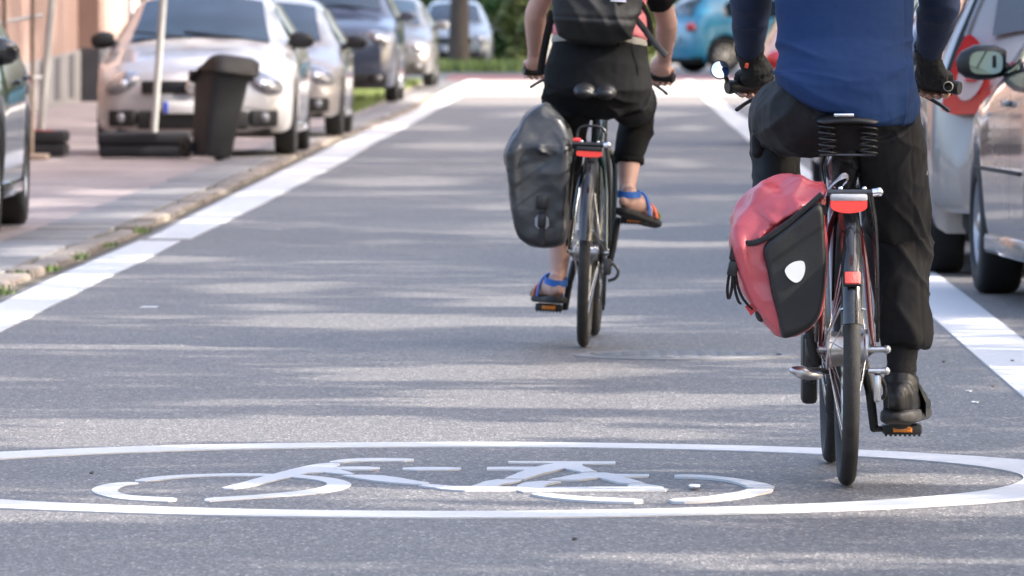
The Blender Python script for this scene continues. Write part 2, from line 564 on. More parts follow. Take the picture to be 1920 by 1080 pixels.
def P2(px, py):
    g = gnd(px, py); return (g.y, g.x)
kerbL = curve([(10, -2.56), (34.2, -2.262), (44.0, -2.115), (51.3, -2.06), (69, -1.93), (82.4, -1.83), (P2(772, 212)), (P2(884, 146)), (200, -.55)])
kerbR = curve([(10, 4.0), (60, 4.5), (150, 5.6)])

def strip(name, ys, fl, fr, dz, m, nx=1, kind=True):
    mb = MB()
    vs, fs = [], []
    for Y in ys:
        a, b = fl(Y), fr(Y)
        for i in range(nx + 1):
            vs.append((a + (b - a) * i / nx, Y, zr(Y) + dz))
    w = nx + 1
    for k in range(len(ys) - 1):
        for i in range(nx):
            fs.append((k * w + i, k * w + i + 1, (k + 1) * w + i + 1, (k + 1) * w + i))
    mb.add(vs, fs)
    if m is M['paint']: mb.skirt(dz - .0004)
    o = mb.obj(name, m, smooth=True)
    if kind: struct(o)
    return o

def ysub(a, b, step=None):
    r = [a] + [y for y in YS if a < y < b] + [b]
    if step:
        r = sorted(set(r + list(np.arange(a, b, step))))
    return r

far = lambda v: (lambda Y: v)
strip("ground", YS, far(-700), far(700), -.03, M['earth'])
strip("road", ysub(-30, 123), kerbL, kerbR, 0, M['asphalt'])
strip("raised_crossing", ysub(123, 146), lambda Y: kerbL(Y) + .1, kerbR, .004, M['concrete'])
strip("red_cycle_crossing", ysub(146, 157), far(-1.2), far(9), .006, M['asphalt_red'])
strip("cross_street", ysub(123, 172), far(-90), far(110), 0, M['asphalt_side'])
strip("far_road", ysub(172, 500), lambda Y: .9 + .012 * (Y - 172), lambda Y: 8 + .012 * (Y - 172), 0, M['asphalt'])
# kerbed pavement on the left, pink clinker
strip("left_pavement", ysub(-30, 140), lambda Y: -7.6 + .0115 * Y, lambda Y: kerbL(Y) - .562, .040, M['clinker'])
strip("right_pavement", ysub(-30, 146), lambda Y: kerbR(Y) + .14, far(16), .11, M['clinker'])
strip("gutter", ysub(-30, 123), lambda Y: kerbL(Y) - .14, lambda Y: kerbL(Y) + .035, .003, M['soil'])

# kerb: stone by stone, with the slab row behind it
kerb = struct(thing("kerb", "x", "x"))
del kerb["label"]; del kerb["category"]
r_ = random.Random(5)
def stone(parent, name, c, d, rz, m, b=.012):
    mb = MB()
    mb.bbox((0, 0, 0), d, b)
    o = mb.obj(name, m, parent)
    o.location = c
    o.rotation_euler = (r_.uniform(-.01, .01), r_.uniform(-.012, .012), rz)
    return o
Y = 13.0
kerb_meshes, slab_meshes = [], []
while Y < 122:
    ln = r_.uniform(.72, 1.05)
    gap = r_.choice([.02, .03, .03, .10, .16]) if Y < 50 else .02
    x = kerbL(Y + ln / 2) - .075
    rz = -math.atan2(kerbL(Y + ln) - kerbL(Y), ln)
    if len(kerb_meshes) < 6:
        o = stone(kerb, "kerb_stone", (x, Y + ln / 2, .0), (.13, ln, .13), rz, M['kerbstone'], .02); kerb_meshes.append((o.data, ln))
    else:
        me, ln = r_.choice(kerb_meshes)
        o = lk("kerb_stone", me, None, kerb); o.location = (x, Y + ln / 2, 0); o.rotation_euler = (0, r_.uniform(-.02, .02), rz + r_.uniform(-.006, .006))
    o.location.z = zr(Y) - .022 + r_.uniform(-.014, .006)
    o.location.x += r_.uniform(-.012, .012)
    Y += ln + gap
row = struct(thing("slab_row", "x", "x")); del row["label"]; del row["category"]
Y = 13.0
while Y < 122:
    ln = .5 if Y < 90 else 1.5
    x = kerbL(Y + ln / 2) - .145 - .215
    rz = -math.atan2(kerbL(Y + ln) - kerbL(Y), ln)
    key = (ln, r_.randint(0, 2))
    hit = [q for q in slab_meshes if q[0] == key]
    if hit: o = lk("slab", hit[0][1], None, row)
    else:
        mb = MB(); mb.bbox((0, 0, 0), (.42, ln - .014, .1), .008)
        o = mb.obj("slab", M['granite'], row); slab_meshes.append((key, o.data))
    o.location = (x, Y + ln / 2, zr(Y) - .006 + r_.uniform(-.006, .004))
    o.rotation_euler = (0, 0, rz + r_.uniform(-.004, .004))
    Y += ln
rk = struct(thing("right_kerb", "x", "x")); del rk["label"]; del rk["category"]
mb = MB(); mb.bbox((0, 0, 0), (.13, .99, .24), .015); rme = mb.mesh("kerb_stone_right"); rme.materials.append(M['granite'])
Y = 24.0
while Y < 122:
    o = lk("kerb_stone", rme, None, rk); o.location = (kerbR(Y) + .07, Y + .5, zr(Y) + r_.uniform(-.005, .005)); Y += 1

# ---------------------------------------------------------------- painted lines
jit = random.Random(3)
def paint_poly(mb, px_poly, dz=.004, soft=1):
    g0 = [gnd(p.x, p.y, dz) for p in smooth_pts([(a_, b_, 0) for a_, b_ in px_poly], soft, True)]
    g = []
    for i, a in enumerate(g0):
        b = g0[(i + 1) % len(g0)]; k_ = max(1, int((b - a).length / .05))
        for q in range(k_):
            p = a.lerp(b, q / k_)
            if q: p += Vector((jit.gauss(0, .0015), jit.gauss(0, .004), 0))
            g.append(p)
    n = len(g)
    q = MB(); q.add(g, [tuple(range(n))]); q.skirt(dz - .0004); mb.add(q.v, q.f)
def edge(pts):      # (px,py) list -> x(Y)
    return curve([P2(*p) for p in pts])
lnA = (edge([(9, 566), (81, 531), (169, 492), (267, 450)]), edge([(0, 624), (225, 510), (274, 487), (347, 448)]))
yA = P2(300, 449)[0]
strip("lane_line", list(np.linspace(14, yA - .35, 40)), lnA[0], lnA[1], .004, M['paint'])
lnB = (edge([(288, 443), (380, 395.5), (640, 267), (736, 219), (825, 175), (884, 148)]), edge([(366, 445), (468, 395.5), (640, 306), (704, 267), (816, 207), (870, 178), (905, 147)]))
strip("lane_line", list(np.linspace(yA, 146, 70)), lnB[0], lnB[1], .0055, M['paint'])
lnC = (edge([(1920, 747), (1833, 672), (1739, 588), (1393, 255), (1318, 185)]), edge([(1920, 640), (1811, 555), (1737.5, 501), (1407, 228), (1353, 190)]))
strip("lane_line", list(np.linspace(14, 146, 90)), lnC[0], lnC[1], .0055, M['paint'])
# ring
mb = MB()
C0 = Vector((-.163, 20.783)); n = 120; vs = []
for i in range(n):
    a = 2 * PI * i / n
    wob = .006 * math.sin(a * 7) + .004 * math.sin(a * 13 + 1)
    for r in (1.490 + wob * .5, 1.738 + wob):
        vs.append((C0.x + r * math.cos(a), C0.y + r * math.sin(a), .004))
mb.add(vs, [(2 * i, 2 * i + 1, 2 * ((i + 1) % n) + 1, 2 * ((i + 1) % n)) for i in range(n)])
mb.skirt(.0036)
struct(mb.obj("ring_marking", M['paint']))
# bicycle symbol
A7 = lambda L: [(160 + x / 2.4, 840 + y / 2.4) for x, y in L]
A8 = lambda L: [(760 + x / 2.667, 840 + y / 2.667) for x, y in L]
sym = [
 A7([(20,190),(60,168),(130,155),(215,152),(250,158),(185,165),(145,180),(140,192),(165,205),(230,215),(330,220),(417,223),(405,241),(280,237),(150,228),(70,212)]),
 A7([(203,147),(290,130),(420,120),(600,114),(760,113),(900,118),(960,120),(1070,128),(1150,140),(1200,158),(1190,172),(1120,195),(1000,208),(800,222),(620,235),(540,240),(533,232),(550,223),(700,215),(860,203),(980,190),(1060,178),(1095,160),(1060,145),(960,131),(800,124),(600,124),(430,131),(290,149)]),
 A7([(605,182),(640,170),(800,128),(960,85),(1090,64),(1160,70),(1110,88),(1215,113),(1190,119),(1030,104),(900,136),(690,183)]),
 A7([(1085,62),(1150,50),(1250,44),(1475,45),(1482,57),(1300,57),(1200,60),(1150,65)]),
 A7([(1112,91),(1120,83),(1327,83),(1322,96),(1150,97)]),
 A7([(1430,85),(1690,85),(1690,97),(1425,98)]),
 A7([(1140,120),(1310,120),(1400,130),(1480,145),(1565,157),(1500,163),(1330,150),(1200,130)]),
 A8([(65,185),(120,179),(240,189),(330,189),(400,165),(455,156),(580,158),(560,167),(480,178),(455,192),(560,193),(560,185),(600,170),(690,163),(780,168),(710,180),(690,195),(880,194),(1110,192),(1120,182),(1110,177),(1190,176),(1270,188),(1315,205),(1300,209),(1000,210),(720,211),(720,219),(590,218),(560,209),(300,211),(180,203)]),
 A8([(515,65),(1050,66),(1045,78),(885,78),(890,90),(960,117),(880,118),(795,101),(690,125),(600,153),(495,152),(600,108),(407,107),(410,94),(650,93),(700,82),(750,74),(515,72)]),
 A8([(715,157),(800,140),(900,122),(1000,122),(1050,129),(1218,130),(1215,141),(1085,143),(1120,152),(1195,172),(1110,175),(1060,170),(970,147),(870,158)]),
 A8([(615,226),(690,223),(850,239),(1000,248),(1185,254),(1193,271),(1000,268),(830,258),(700,243)]),
 A8([(1345,132),(1450,130),(1600,143),(1750,165),(1850,190),(1840,198),(1715,198),(1700,185),(1620,160),(1500,146),(1345,143)]),
 A8([(1715,201),(1845,202),(1820,217),(1700,240),(1550,260),(1345,272),(1310,252),(1480,245),(1620,225),(1690,212)]),
]
mb = MB()
for i, pl in enumerate(sym): paint_poly(mb, pl, .003 + .0003 * i, 0 if i in (7, 8, 9) else 1)
struct(mb.obj("bicycle_marking", M['paint'], smooth=False))

# ---------------------------------------------------------------- manhole cover
g = gnd(1285, 667)
mh = thing("manhole_cover", "worn round iron cover set flush in the asphalt between the two cyclists", "manhole cover", g)
mb = MB(); mb.lathe([(.40, -.02), (.40, .004), (.345, .006), (.345, -.02)], axis='z', n=48); mb.obj("frame", M['granite'], mh)
mb = MB(); mb.lathe([(0, .007), (.325, .007), (.33, -.01)], axis='z', n=48); lid = mb.obj("lid", M['iron'], mh)
for i in range(-4, 5):
    for j in range(-4, 5):
        if i * i + j * j <= 17:
            mb = MB(); mb.bbox((0, 0, 0), (.046, .046, .002), .0006)
            if (i, j) == (-4, -1) : stud = mb.mesh("stud")
            o = lk("stud", stud if (i, j) != (-4, -1) else stud, None, lid)
            if not stud.materials: stud.materials.append(M['iron'])
            o.location = (i * .068, j * .068, .0075)

# ---------------------------------------------------------------- foliage
def leaf_mesh(name, centres, sizes, m, flat=.0, seed=1):
    rs = np.random.RandomState(seed)
    n = len(centres)
    u = rs.normal(size=(n, 3)); u /= np.linalg.norm(u, axis=1)[:, None]
    w = rs.normal(size=(n, 3)); w[:, 2] -= flat
    w -= u * (u * w).sum(1)[:, None]; w /= np.linalg.norm(w, axis=1)[:, None]
    s = np.asarray(sizes)[:, None]
    a, b = u * s, w * s * .62
    v = np.stack([centres - a, centres + b * .9, centres + a, centres - b * .9], 1).reshape(-1, 3)
    me = bpy.data.meshes.new(name)
    me.vertices.add(4 * n); me.vertices.foreach_set("co", v.ravel())
    me.loops.add(4 * n); me.loops.foreach_set("vertex_index", np.arange(4 * n, dtype=np.int32))
    me.polygons.add(n); me.polygons.foreach_set("loop_start", np.arange(0, 4 * n, 4, dtype=np.int32))
    me.polygons.foreach_set("loop_total", np.full(n, 4, np.int32))
    me.update(); me.validate()
    me.materials.append(m)
    return me

def clump_points(rs, n_cl, per, rad, c, spread, hollow=.35):
    d = rs.normal(size=(n_cl, 3)); d /= np.linalg.norm(d, axis=1)[:, None]
    r = (hollow + (1 - hollow) * rs.rand(n_cl)) ** .6
    cl = d * r[:, None] * np.array(rad) + np.array(c)
    q = rs.normal(size=(n_cl * per, 3)); l = np.linalg.norm(q, axis=1)[:, None]
    q = q / l * np.minimum(l, 1.75)          # clumps with a definite edge
    p = cl.repeat(per, 0) + q * spread
    return p

# sun patches set on the street; crowns are cut open to let them through (x0, x1, y0, y1)
def spot(px0, px1, py0, py1):
    m = .5 * (py0 + py1); a = gnd(px0, m); b = gnd(px1, m); c = gnd(px0, py1); d = gnd(px0, py0)
    return (a.x, b.x, c.y, d.y)
spots = [spot(*q) for q in [(585, 890, 331, 349), (820, 1150, 431, 446), (1060, 1450, 447, 463), (340, 650, 530, 547), (420, 640, 568, 586), (780, 1300, 559, 578), (370, 1225, 590, 616),
    (330, 600, 639, 656), (490, 1340, 680, 712), (640, 1580, 734, 766), (240, 600, 745, 772), (-200, 1380, 786, 832), (1430, 1900, 892, 906), (600, 1520, 916, 938), (-200, 430, 953, 984),
    (60, 365, 364, 379), (-40, 150, 384, 402), (-40, 130, 474, 500), (-60, 90, 520, 545), (720, 1000, 267, 281), (560, 700, 262, 276), (1230, 1330, 234, 247), (1225, 1330, 298, 313), (1225, 1340, 350, 363), (700, 900, 236, 244), (900, 1300, 208, 220), (820, 1330, 188, 196),
    (1735, 1815, 512, 532), (1750, 1910, 588, 626), (1850, 2000, 690, 742), (860, 1010, 385, 395), (230, 420, 478, 492), (1225, 1420, 420, 430)]]
spots += [(-4.3, -2.5, 70.1, 71.3), (-3.8, -2.2, 82.2, 83.2), (-.68, -.30, 20.32, 20.62), (-8.4, -6.6, 96.5, 98)]
TS = np.array(to_sun)
def thin_out(p, seed):
    """drop the leaves that stand in the way of a sunny opening"""
    g = p - TS * (p[:, 2] / TS[2])[:, None]
    keep = np.ones(len(p), bool)
    n = np.stack([g[:, 0] * 1.7, g[:, 1] * 1.7, np.full(len(g), seed * .37)], 1)
    j = (vnoise(n) - .5), (vnoise(n * 2.3 + 9.1) - .5)
    for x0, x1, y0, y1 in spots:
        cx, cy, hx, hy = (x0 + x1) / 2, (y0 + y1) / 2, (x1 - x0) / 2, (y1 - y0) / 2 + .06
        u = np.abs(g[:, 0] - cx + .5 * j[0]) / hx; v = np.abs(g[:, 1] - cy + .9 * hy * j[1]) / hy
        keep &= ~((u ** 3 + v ** 2) < 1)
    return p[keep]
def column_crown(y0, x0, ry, seed):
    """crown of a columnar tree, base about 2.3 m, top about 17 m, in its own frame"""
    rs = np.random.RandomState(seed)
    n_cl = 120
    t = rs.rand(n_cl); prof = np.clip(np.minimum(1, t * 6 + .55) * np.minimum(1, (1.04 - t) * 5), .2, 1)
    a = rs.rand(n_cl) * 2 * PI; rr = rs.rand(n_cl) ** .5
    cl = np.stack([np.cos(a) * rr * 1.5 * prof, np.sin(a) * rr * ry * prof, 2.3 + 14.5 * t], 1)
    per = 85
    q = rs.normal(size=(n_cl * per, 3)); l = np.linalg.norm(q, axis=1)[:, None]; q = q / l * np.minimum(l, 1.7)
    p = cl.repeat(per, 0) + q * np.array([.40, .42, .46])
    o_ = np.array([x0, y0, 0])
    p = thin_out(p + o_, 1) - o_
    return leaf_mesh("crown", p, rs.uniform(.12, .19, len(p)), M['leaf'], .3, seed)
rs = np.random.RandomState(21)
# a loose round crown for the single tree on the far verge
p = clump_points(rs, 48, 100, (3.4, 3.4, 2.6), (0, 0, 6.2), .42)
crown_meshes = [leaf_mesh("crown", p, rs.uniform(.07, .13, len(p)), M['leaf'], .3, seed=3)]
mb = MB()
mb.loft([((0, 0, -.1), .24), ((0, 0, .15), .19), ((.02, 0, 1.5), .15), ((0, .03, 3.2), .135), ((.05, 0, 4.6), .10), ((.0, .05, 6.5), .05), ((0, 0, 8), .02)], 12)
for i in range(9):
    a = i * 2.4; z0 = 2.9 + i * .35
    d = Vector((math.cos(a), math.sin(a), .75))
    mb.tube([Vector((0, 0, z0)), Vector((0, 0, z0)) + d * .8, Vector((0, 0, z0)) + d * 1.6 + Vector((0, 0, .3)), Vector((0, 0, z0)) + d * 2.5], [.07, .055, .04, .015], 7)
trunk_me = mb.mesh("trunk"); trunk_me.materials.append(M['bark'])
def street_tree(x, y, s, rz, label, k, group, sz=1.0, dense=0):
    t = thing("street_tree", label, "tree", (x, y, zr(y) + .1), (0, 0, rz), group)
    t.scale = (s, s, s * sz)
    lk("trunk", trunk_me, None, t)
    lk("crown", crown_meshes[0], None, t)
    return t

# ---------------------------------------------------------------- buildings on the left
bld = thing("rendered_house", "peach rendered house with grey plinth and dark basement recesses", "building", (-7.5 + .0115 * 60, 60, 0))
def wbox(mb, x0, x1, y0, y1, z0, z1):
    mb.box(((x0 + x1) / 2, (y0 + y1) / 2, (z0 + z1) / 2), (x1 - x0, y1 - y0, z1 - z0))
bx = lambda Y: .0115 * (Y - 60)
def wall_piece(mb, Y0, Y1, d0, d1, za0, zb0, za1, zb1):
    """slab along the street; d = depth range in x off the facade line"""
    vs = []
    for Y, za, zb in ((Y0, za0, zb0), (Y1, za1, zb1)):
        for d in (d0, d1):
            for z in (za, zb): vs.append((bx(Y) + d, Y - 60, z))
    mb.add(vs, [(0, 1, 3, 2), (4, 6, 7, 5), (0, 4, 5, 1), (2, 3, 7, 6), (1, 5, 7, 3), (0, 2, 6, 4)])
pl = lambda Y: .40 + (Y - 80) * (.875 - .40) / 34
mb = MB(); wall_piece(mb, 60, 114, -6, 0, pl(60), 9, pl(114), 9); mb.obj("wall", M['peach'], bld, smooth=False)
mb = MB(); wall_piece(mb, 60, 114, -6, .045, -.1, pl(60), 0.0, pl(114)); mb.obj("plinth", M['plinth'], bld, smooth=False)
for Yc in (92.5, 96.5, 101, 105.6, 108.6, 111.4):
    mb = MB(); wall_piece(mb, Yc, Yc + 1.0, -.1, .05, .2, pl(Yc) - .03, .2, pl(Yc + 1) - .03); mb.obj("basement_recess", M['plinth_dark'], bld, smooth=False)
mb = MB(); wall_piece(mb, 114.003, 121, -6, .30, .9, 9, .93, 9); bay = mb.obj("bay", M['peach'], bld, smooth=False)
mb = MB(); wall_piece(mb, 114.003, 121, -6, .31, -.1, .9, -.1, .93); mb.obj("bay_plinth", M['plinth_dark'], bld, smooth=False)
for Yc in (64, 70, 76, 82, 88, 94, 100, 106):
    mb = MB(); wall_piece(mb, Yc, Yc + 1.3, -.1, .03, 2.1, 3.9, 2.1, 3.9); w = mb.obj("window", M['win_frame'], bld, smooth=False)
    for q in (0, 1):
        mb = MB(); wall_piece(mb, Yc + .08 + q * .6, Yc + .62 + q * .6, -.05, .036, 2.18, 3.82, 2.18, 3.82); mb.obj("pane", M['win_glass'], w, smooth=False)
mb = MB(); wall_piece(mb, 59.5, 121.4, -6.5, .6, 9.0, 9.3, 9, 9.3); mb.obj("eaves", M['roof_tile'], bld, smooth=False)
b2 = thing("grey_house", "grey rendered house with tall dark windows behind the peach house", "building", (-7.5 + .0115 * 60, 60, 0))
mb = MB(); wall_piece(mb, 121.01, 141, -6, .12, -.1, 9, -.1, 9); mb.obj("wall", M['grey_wall'], b2, smooth=False)
for Yc in (122.3, 126.4, 130.5, 134.6, 137.8):
    mb = MB(); wall_piece(mb, Yc, Yc + 2.2, -.1, .15, .95, 3.2, .95, 3.2); w = mb.obj("window", M['win_frame'], b2, smooth=False)
    for q in (0, 1):
        mb = MB(); wall_piece(mb, Yc + .12 + q * 1.02, Yc + 1.04 + q * 1.02, -.05, .156, 1.05, 3.1, 1.05, 3.1); mb.obj("pane", M['win_glass'], w, smooth=False)
mb = MB(); wall_piece(mb, 121.01, 141.4, -6.5, .5, 9.0, 9.3, 9, 9.3); mb.obj("eaves", M['roof_tile'], b2, smooth=False)

# ---------------------------------------------------------------- unseen trees on the right, crowns shaped for shade and sun patches
mb = MB()
mb.loft([((0, 0, -.1), .22), ((0, 0, .2), .17), ((.02, 0, 3), .14), ((0, .02, 8), .09), ((0, 0, 15), .02)], 12)
for i in range(14):
    a = i * 2.4; z0 = 2.4 + i * .8; d = Vector((math.cos(a) * .5, math.sin(a) * .25, 1.2)); mb.tube([Vector((0, 0, z0)), Vector((0, 0, z0)) + d * .7, Vector((0, 0, z0)) + d * 1.6], [.05, .03, .01], 6)
col_trunk = mb.mesh("trunk"); col_trunk.materials.append(M['bark'])
for i in range(27):
    x, y = 11.7 + .3 * math.sin(i * 2.2), 1.5 + 4.15 * i
    t = thing("shading_tree", "unseen columnar tree beyond the right pavement, crown shaped to shade the lane", "tree", (x, y, 0), (0, 0, 0), "unseen shade trees beyond the right pavement")
    lk("trunk", col_trunk, None, t)
    lk("crown", column_crown(y, x, 2.35, 60 + i), None, t)
for i in range(10):  # row added out of view to shade the far verge
    x, y = 13.5 + .5 * math.sin(i * 1.7), 147 + 4.6 * i
    t = thing("shading_tree", "unseen columnar tree added to shade the street beyond the crossing", "tree", (x, y, zr(y)), (0, 0, 0), "added shade trees beyond the crossing")
    lk("trunk", col_trunk, None, t)
    lk("crown", column_crown(y, x, 2.5, 95 + i), None, t)
street_tree(-1.15, 173, 1.25, .4, "dark tree trunk on the left verge beside the pale far car", 1, None)
# hedge and bushes where the street ends
def bush(name, label, c, rad, n_cl, per, m, seed, size=(.07, .13), group=None, cat="bush"):
    t = thing(name, label, cat, c, group=group)
    rs = np.random.RandomState(seed)
    p = clump_points(rs, n_cl, per, rad, (0, 0, rad[2] * .95), .16, .2)
    p = p[p[:, 2] > .0]
    lk("foliage", leaf_mesh("foliage", p, rs.uniform(size[0], size[1], len(p)), m, .2, seed), None, t)
    mb = MB(); mb.tube([(0, 0, -.1), (0, 0, rad[2] * 1.2)], [.08, .04], 7)
    for a in range(4): mb.tube([(0, 0, .2), (math.cos(a * 1.6) * rad[0] * .5, math.sin(a * 1.6) * rad[1] * .5, rad[2])], [.04, .015], 6)
    mb.obj("stem", M['bark'], t)
    return t
bush("hedge", "dense green hedge closing the street behind the first cyclist", Vector((-.55, 186, .27)), (1.15, 1.0, 1.05), 70, 110, M['leaf2'], 31, cat="hedge")
bush("bush", "dark green bush behind the pale far car", Vector((-2.3, 190, .27)), (1.5, 1.2, 1.2), 60, 100, M['leaf2'], 32)
bush("bush", "yellow green bush between the hedge and the cyclist's left arm", Vector((.27, 178, .27)), (.42, .6, 1.0), 26, 90, M['leaf3'], 33)
bush("bush", "pale bush above the blue car", Vector((3.1, 196, .27)), (1.1, 1.0, 1.1), 40, 90, M['leaf3'], 34)
for i, (x, y, r) in enumerate([(-7, 188, 2.2), (-11, 186, 2.4), (8, 215, 2.4), (13, 212, 2.6), (18, 214, 2.4), (3.4, 240, 2.2)]):
    bush("bush", "tall green bush in the row beyond the cross street", Vector((x, y, .25)), (r * 1.2, r, r), 60, 90, M['leaf2'], 40 + i, (.12, .22), "bushes beyond the cross street")
# verge with grass beside the far kerb
rs = np.random.RandomState(9)
def grass(name, n, fy, fx, h, m, seed):
    rs = np.random.RandomState(seed)
    vs = []
    for i in range(n):
        Y = fy(rs); x = fx(rs, Y); z = zr(Y) + .04
        a = rs.rand() * 6.28; hh = h * rs.uniform(.5, 1.2); w = hh * .12
        d = Vector((math.cos(a), math.sin(a), 0)); l = Vector((rs.normal() * .3, rs.normal() * .3, 1)) * hh
        b = Vector((x, Y, z)); vs += [b - d * w, b + d * w, b + l]
    me = bpy.data.meshes.new(name)
    me.from_pydata([tuple(v) for v in vs], [], [(3 * i, 3 * i + 1, 3 * i + 2) for i in range(n)])
    o = lk(name, me, m); o["kind"] = "stuff"
    return o
grass("verge_grass", 5000, lambda r: r.uniform(103, 139), lambda r, Y: kerbL(Y) - .62 - abs(r.normal()) * .55, .09, M['weed'], 3)
grass("verge_grass", 2500, lambda r: r.uniform(160, 174), lambda r, Y: r.uniform(-2.2, .25), .22, M['weed'], 4)
# weeds in the kerb joints
for i, (px, py, s) in enumerate([(8, 552, 1.1), (36, 516, .8), (98, 508, .9), (150, 486, 1.2), (205, 463, .8), (262, 437, 1.2)]):
    g = gnd(px, py, .02)
    rs = np.random.RandomState(100 + i)
    mb = MB()
    for k in range(26):
        a = rs.rand() * 6.28; h = s * rs.uniform(.015, .04); w = .003 + .003 * rs.rand()
        b = Vector((rs.normal() * .025 * s, rs.normal() * .10 * s, 0)); d = Vector((math.cos(a), math.sin(a), 0))
        l = Vector((d.y, -d.x, 0)) * h * rs.uniform(.3, 1.1) + Vector((0, 0, h))
        mb.add([b - d * w, b + d * w, b + l * .6 + d * w * 1.4, b + l, b + l * .6 - d * w * 1.4], [(0, 1, 2, 3, 4)])
    o = mb.obj("weed", M['weed'], smooth=False); o.location = g
    tag(o, "small green weed growing in the left kerb joint", "weed", "weeds along the left kerb")
# things lying on the asphalt
def litter(name, label, cat, px, py, w, d, m, dz=.003):
    g = gnd(px, py, dz)
    mb = MB()
    rr = random.Random(int(px))
    poly = [(math.cos(a) * w * rr.uniform(.7, 1.1), math.sin(a) * d * rr.uniform(.7, 1.1)) for a in [i * PI / 4 for i in range(8)]]
    mb.add([(x, y, .0015 * math.sin(9 * x / w)) for x, y in poly] + [(x, y, .0022 + .0015 * math.sin(9 * x / w)) for x, y in poly],
           [tuple(range(7, -1, -1)), tuple(range(8, 16))] + [(i, (i + 1) % 8, (i + 1) % 8 + 8, i + 8) for i in range(8)])
    o = mb.obj(name, m); o.location = g
    return tag(o, label, cat)
litter("paper_scrap", "white paper scrap inside the painted rear wheel", "paper scrap", 1303, 911, .016, .07, M['litter_white'], .009)
litter("paper_scrap", "thin white scrap lying by the right lane line", "paper scrap", 1829, 754, .012, .02, M['litter_white'])
litter("paper_scrap", "pale scrap lying above another by the right lane line", "paper scrap", 1817, 733, .012, .02, M['reflect_white'])
litter("paint_patch", "stray white paint fleck on the asphalt near the left lane line", "paint fleck", 280, 576, .045, .05, M['plate'], .001)
litter("fallen_leaf", "dark fallen leaf inside the ring at left", "leaf", 172, 887, .006, .04, M['leaf_dark'], .001)
litter("fallen_leaf", "dark fallen leaf on the asphalt below the ring", "leaf", 1077, 1010, .006, .03, M['leaf_dark'])
litter("fallen_leaf", "dark leaf lying on the right lane line", "leaf", 1898, 676, .007, .04, M['leaf_dark'], .009)
litter("fallen_leaf", "dry leaf on the asphalt right of the shoe", "leaf", 1770, 678, .007, .04, M['leaf_dry'])
litter("fallen_leaf", "dry leaf by the right lane line beyond the white scraps", "leaf", 1862, 724, .006, .035, M['leaf_dry'])
# ================================================================== cars
def lerp_tab(tab, d):
    if d <= tab[0][0]: return tab[0][1:]
    for a, b in zip(tab, tab[1:]):
        if d <= b[0]:
            t = (d - a[0]) / (b[0] - a[0])
            return tuple(p + (q - p) * t for p, q in zip(a[1:], b[1:]))
    return tab[-1][1:]

# tables run from the front bumper backwards, on a 4.2 x 1.78 x 1.48 m car
HATCH = dict(
    top=[(0, .60, .50), (.05, .67, .58), (.14, .73, .66), (.45, .845, .70), (1.0, .945, .71), (1.18, .985, .68), (1.55, 1.22, .61), (1.92, 1.415, .565), (2.3, 1.475, .565), (3.0, 1.475, .565), (3.55, 1.42, .555), (3.82, 1.32, .54), (4.02, 1.02, .60), (4.12, .9, .62), (4.2, .60, .60)],
    belt=[(0, .56, .60), (.05, .60, .68), (.15, .66, .765), (.35, .74, .83), (.6, .80, .86), (1.0, .87, .875), (1.5, .915, .88), (3.0, .95, .88), (3.75, .965, .86), (4.0, .93, .82), (4.12, .84, .77), (4.2, .57, .68)],
    mid=[(0, .45, .66), (.05, .45, .73), (.15, .47, .80), (.35, .5, .86), (.7, .54, .89), (3.5, .56, .89), (3.95, .55, .87), (4.12, .52, .82), (4.2, .48, .74)],
    ws=(1.24, 1.88), rw=(3.66, 4.0), sidewin=[(1.58, 2.55), (2.62, 3.42)], axles=(.82, 3.40))
WAGON = dict(HATCH)
WAGON['top'] = [(0, .60, .50), (.05, .68, .58), (.14, .76, .66), (.45, .88, .70), (1.0, .985, .71), (1.18, 1.02, .68), (1.55, 1.25, .62), (1.9, 1.44, .585), (2.3, 1.49, .585), (3.3, 1.49, .585), (3.8, 1.45, .575), (3.96, 1.38, .565), (4.1, 1.05, .63), (4.15, .9, .64), (4.2, .60, .62)]
WAGON['rw'] = (3.98, 4.09); WAGON['sidewin'] = [(1.58, 2.5), (2.57, 3.25), (3.32, 3.85)]
SUV = dict(HATCH)
SUV['top'] = [(0, .72, .52), (.05, .80, .60), (.14, .86, .68), (.4, .94, .72), (1.0, 1.02, .73), (1.15, 1.05, .70), (1.5, 1.28, .63), (1.8, 1.43, .59), (2.2, 1.48, .59), (3.3, 1.47, .59), (3.7, 1.40, .57), (3.9, 1.28, .57), (4.06, 1.02, .63), (4.15, .9, .65), (4.2, .65, .63)]
SUV['belt'] = [(0, .66, .62), (.05, .72, .70), (.15, .78, .78), (.35, .86, .84), (.6, .9, .865), (1.0, .95, .88), (3.0, .99, .88), (3.8, 1.0, .86), (4.05, .97, .82), (4.14, .88, .77), (4.2, .62, .70)]
SUV['rw'] = (3.74, 4.04)

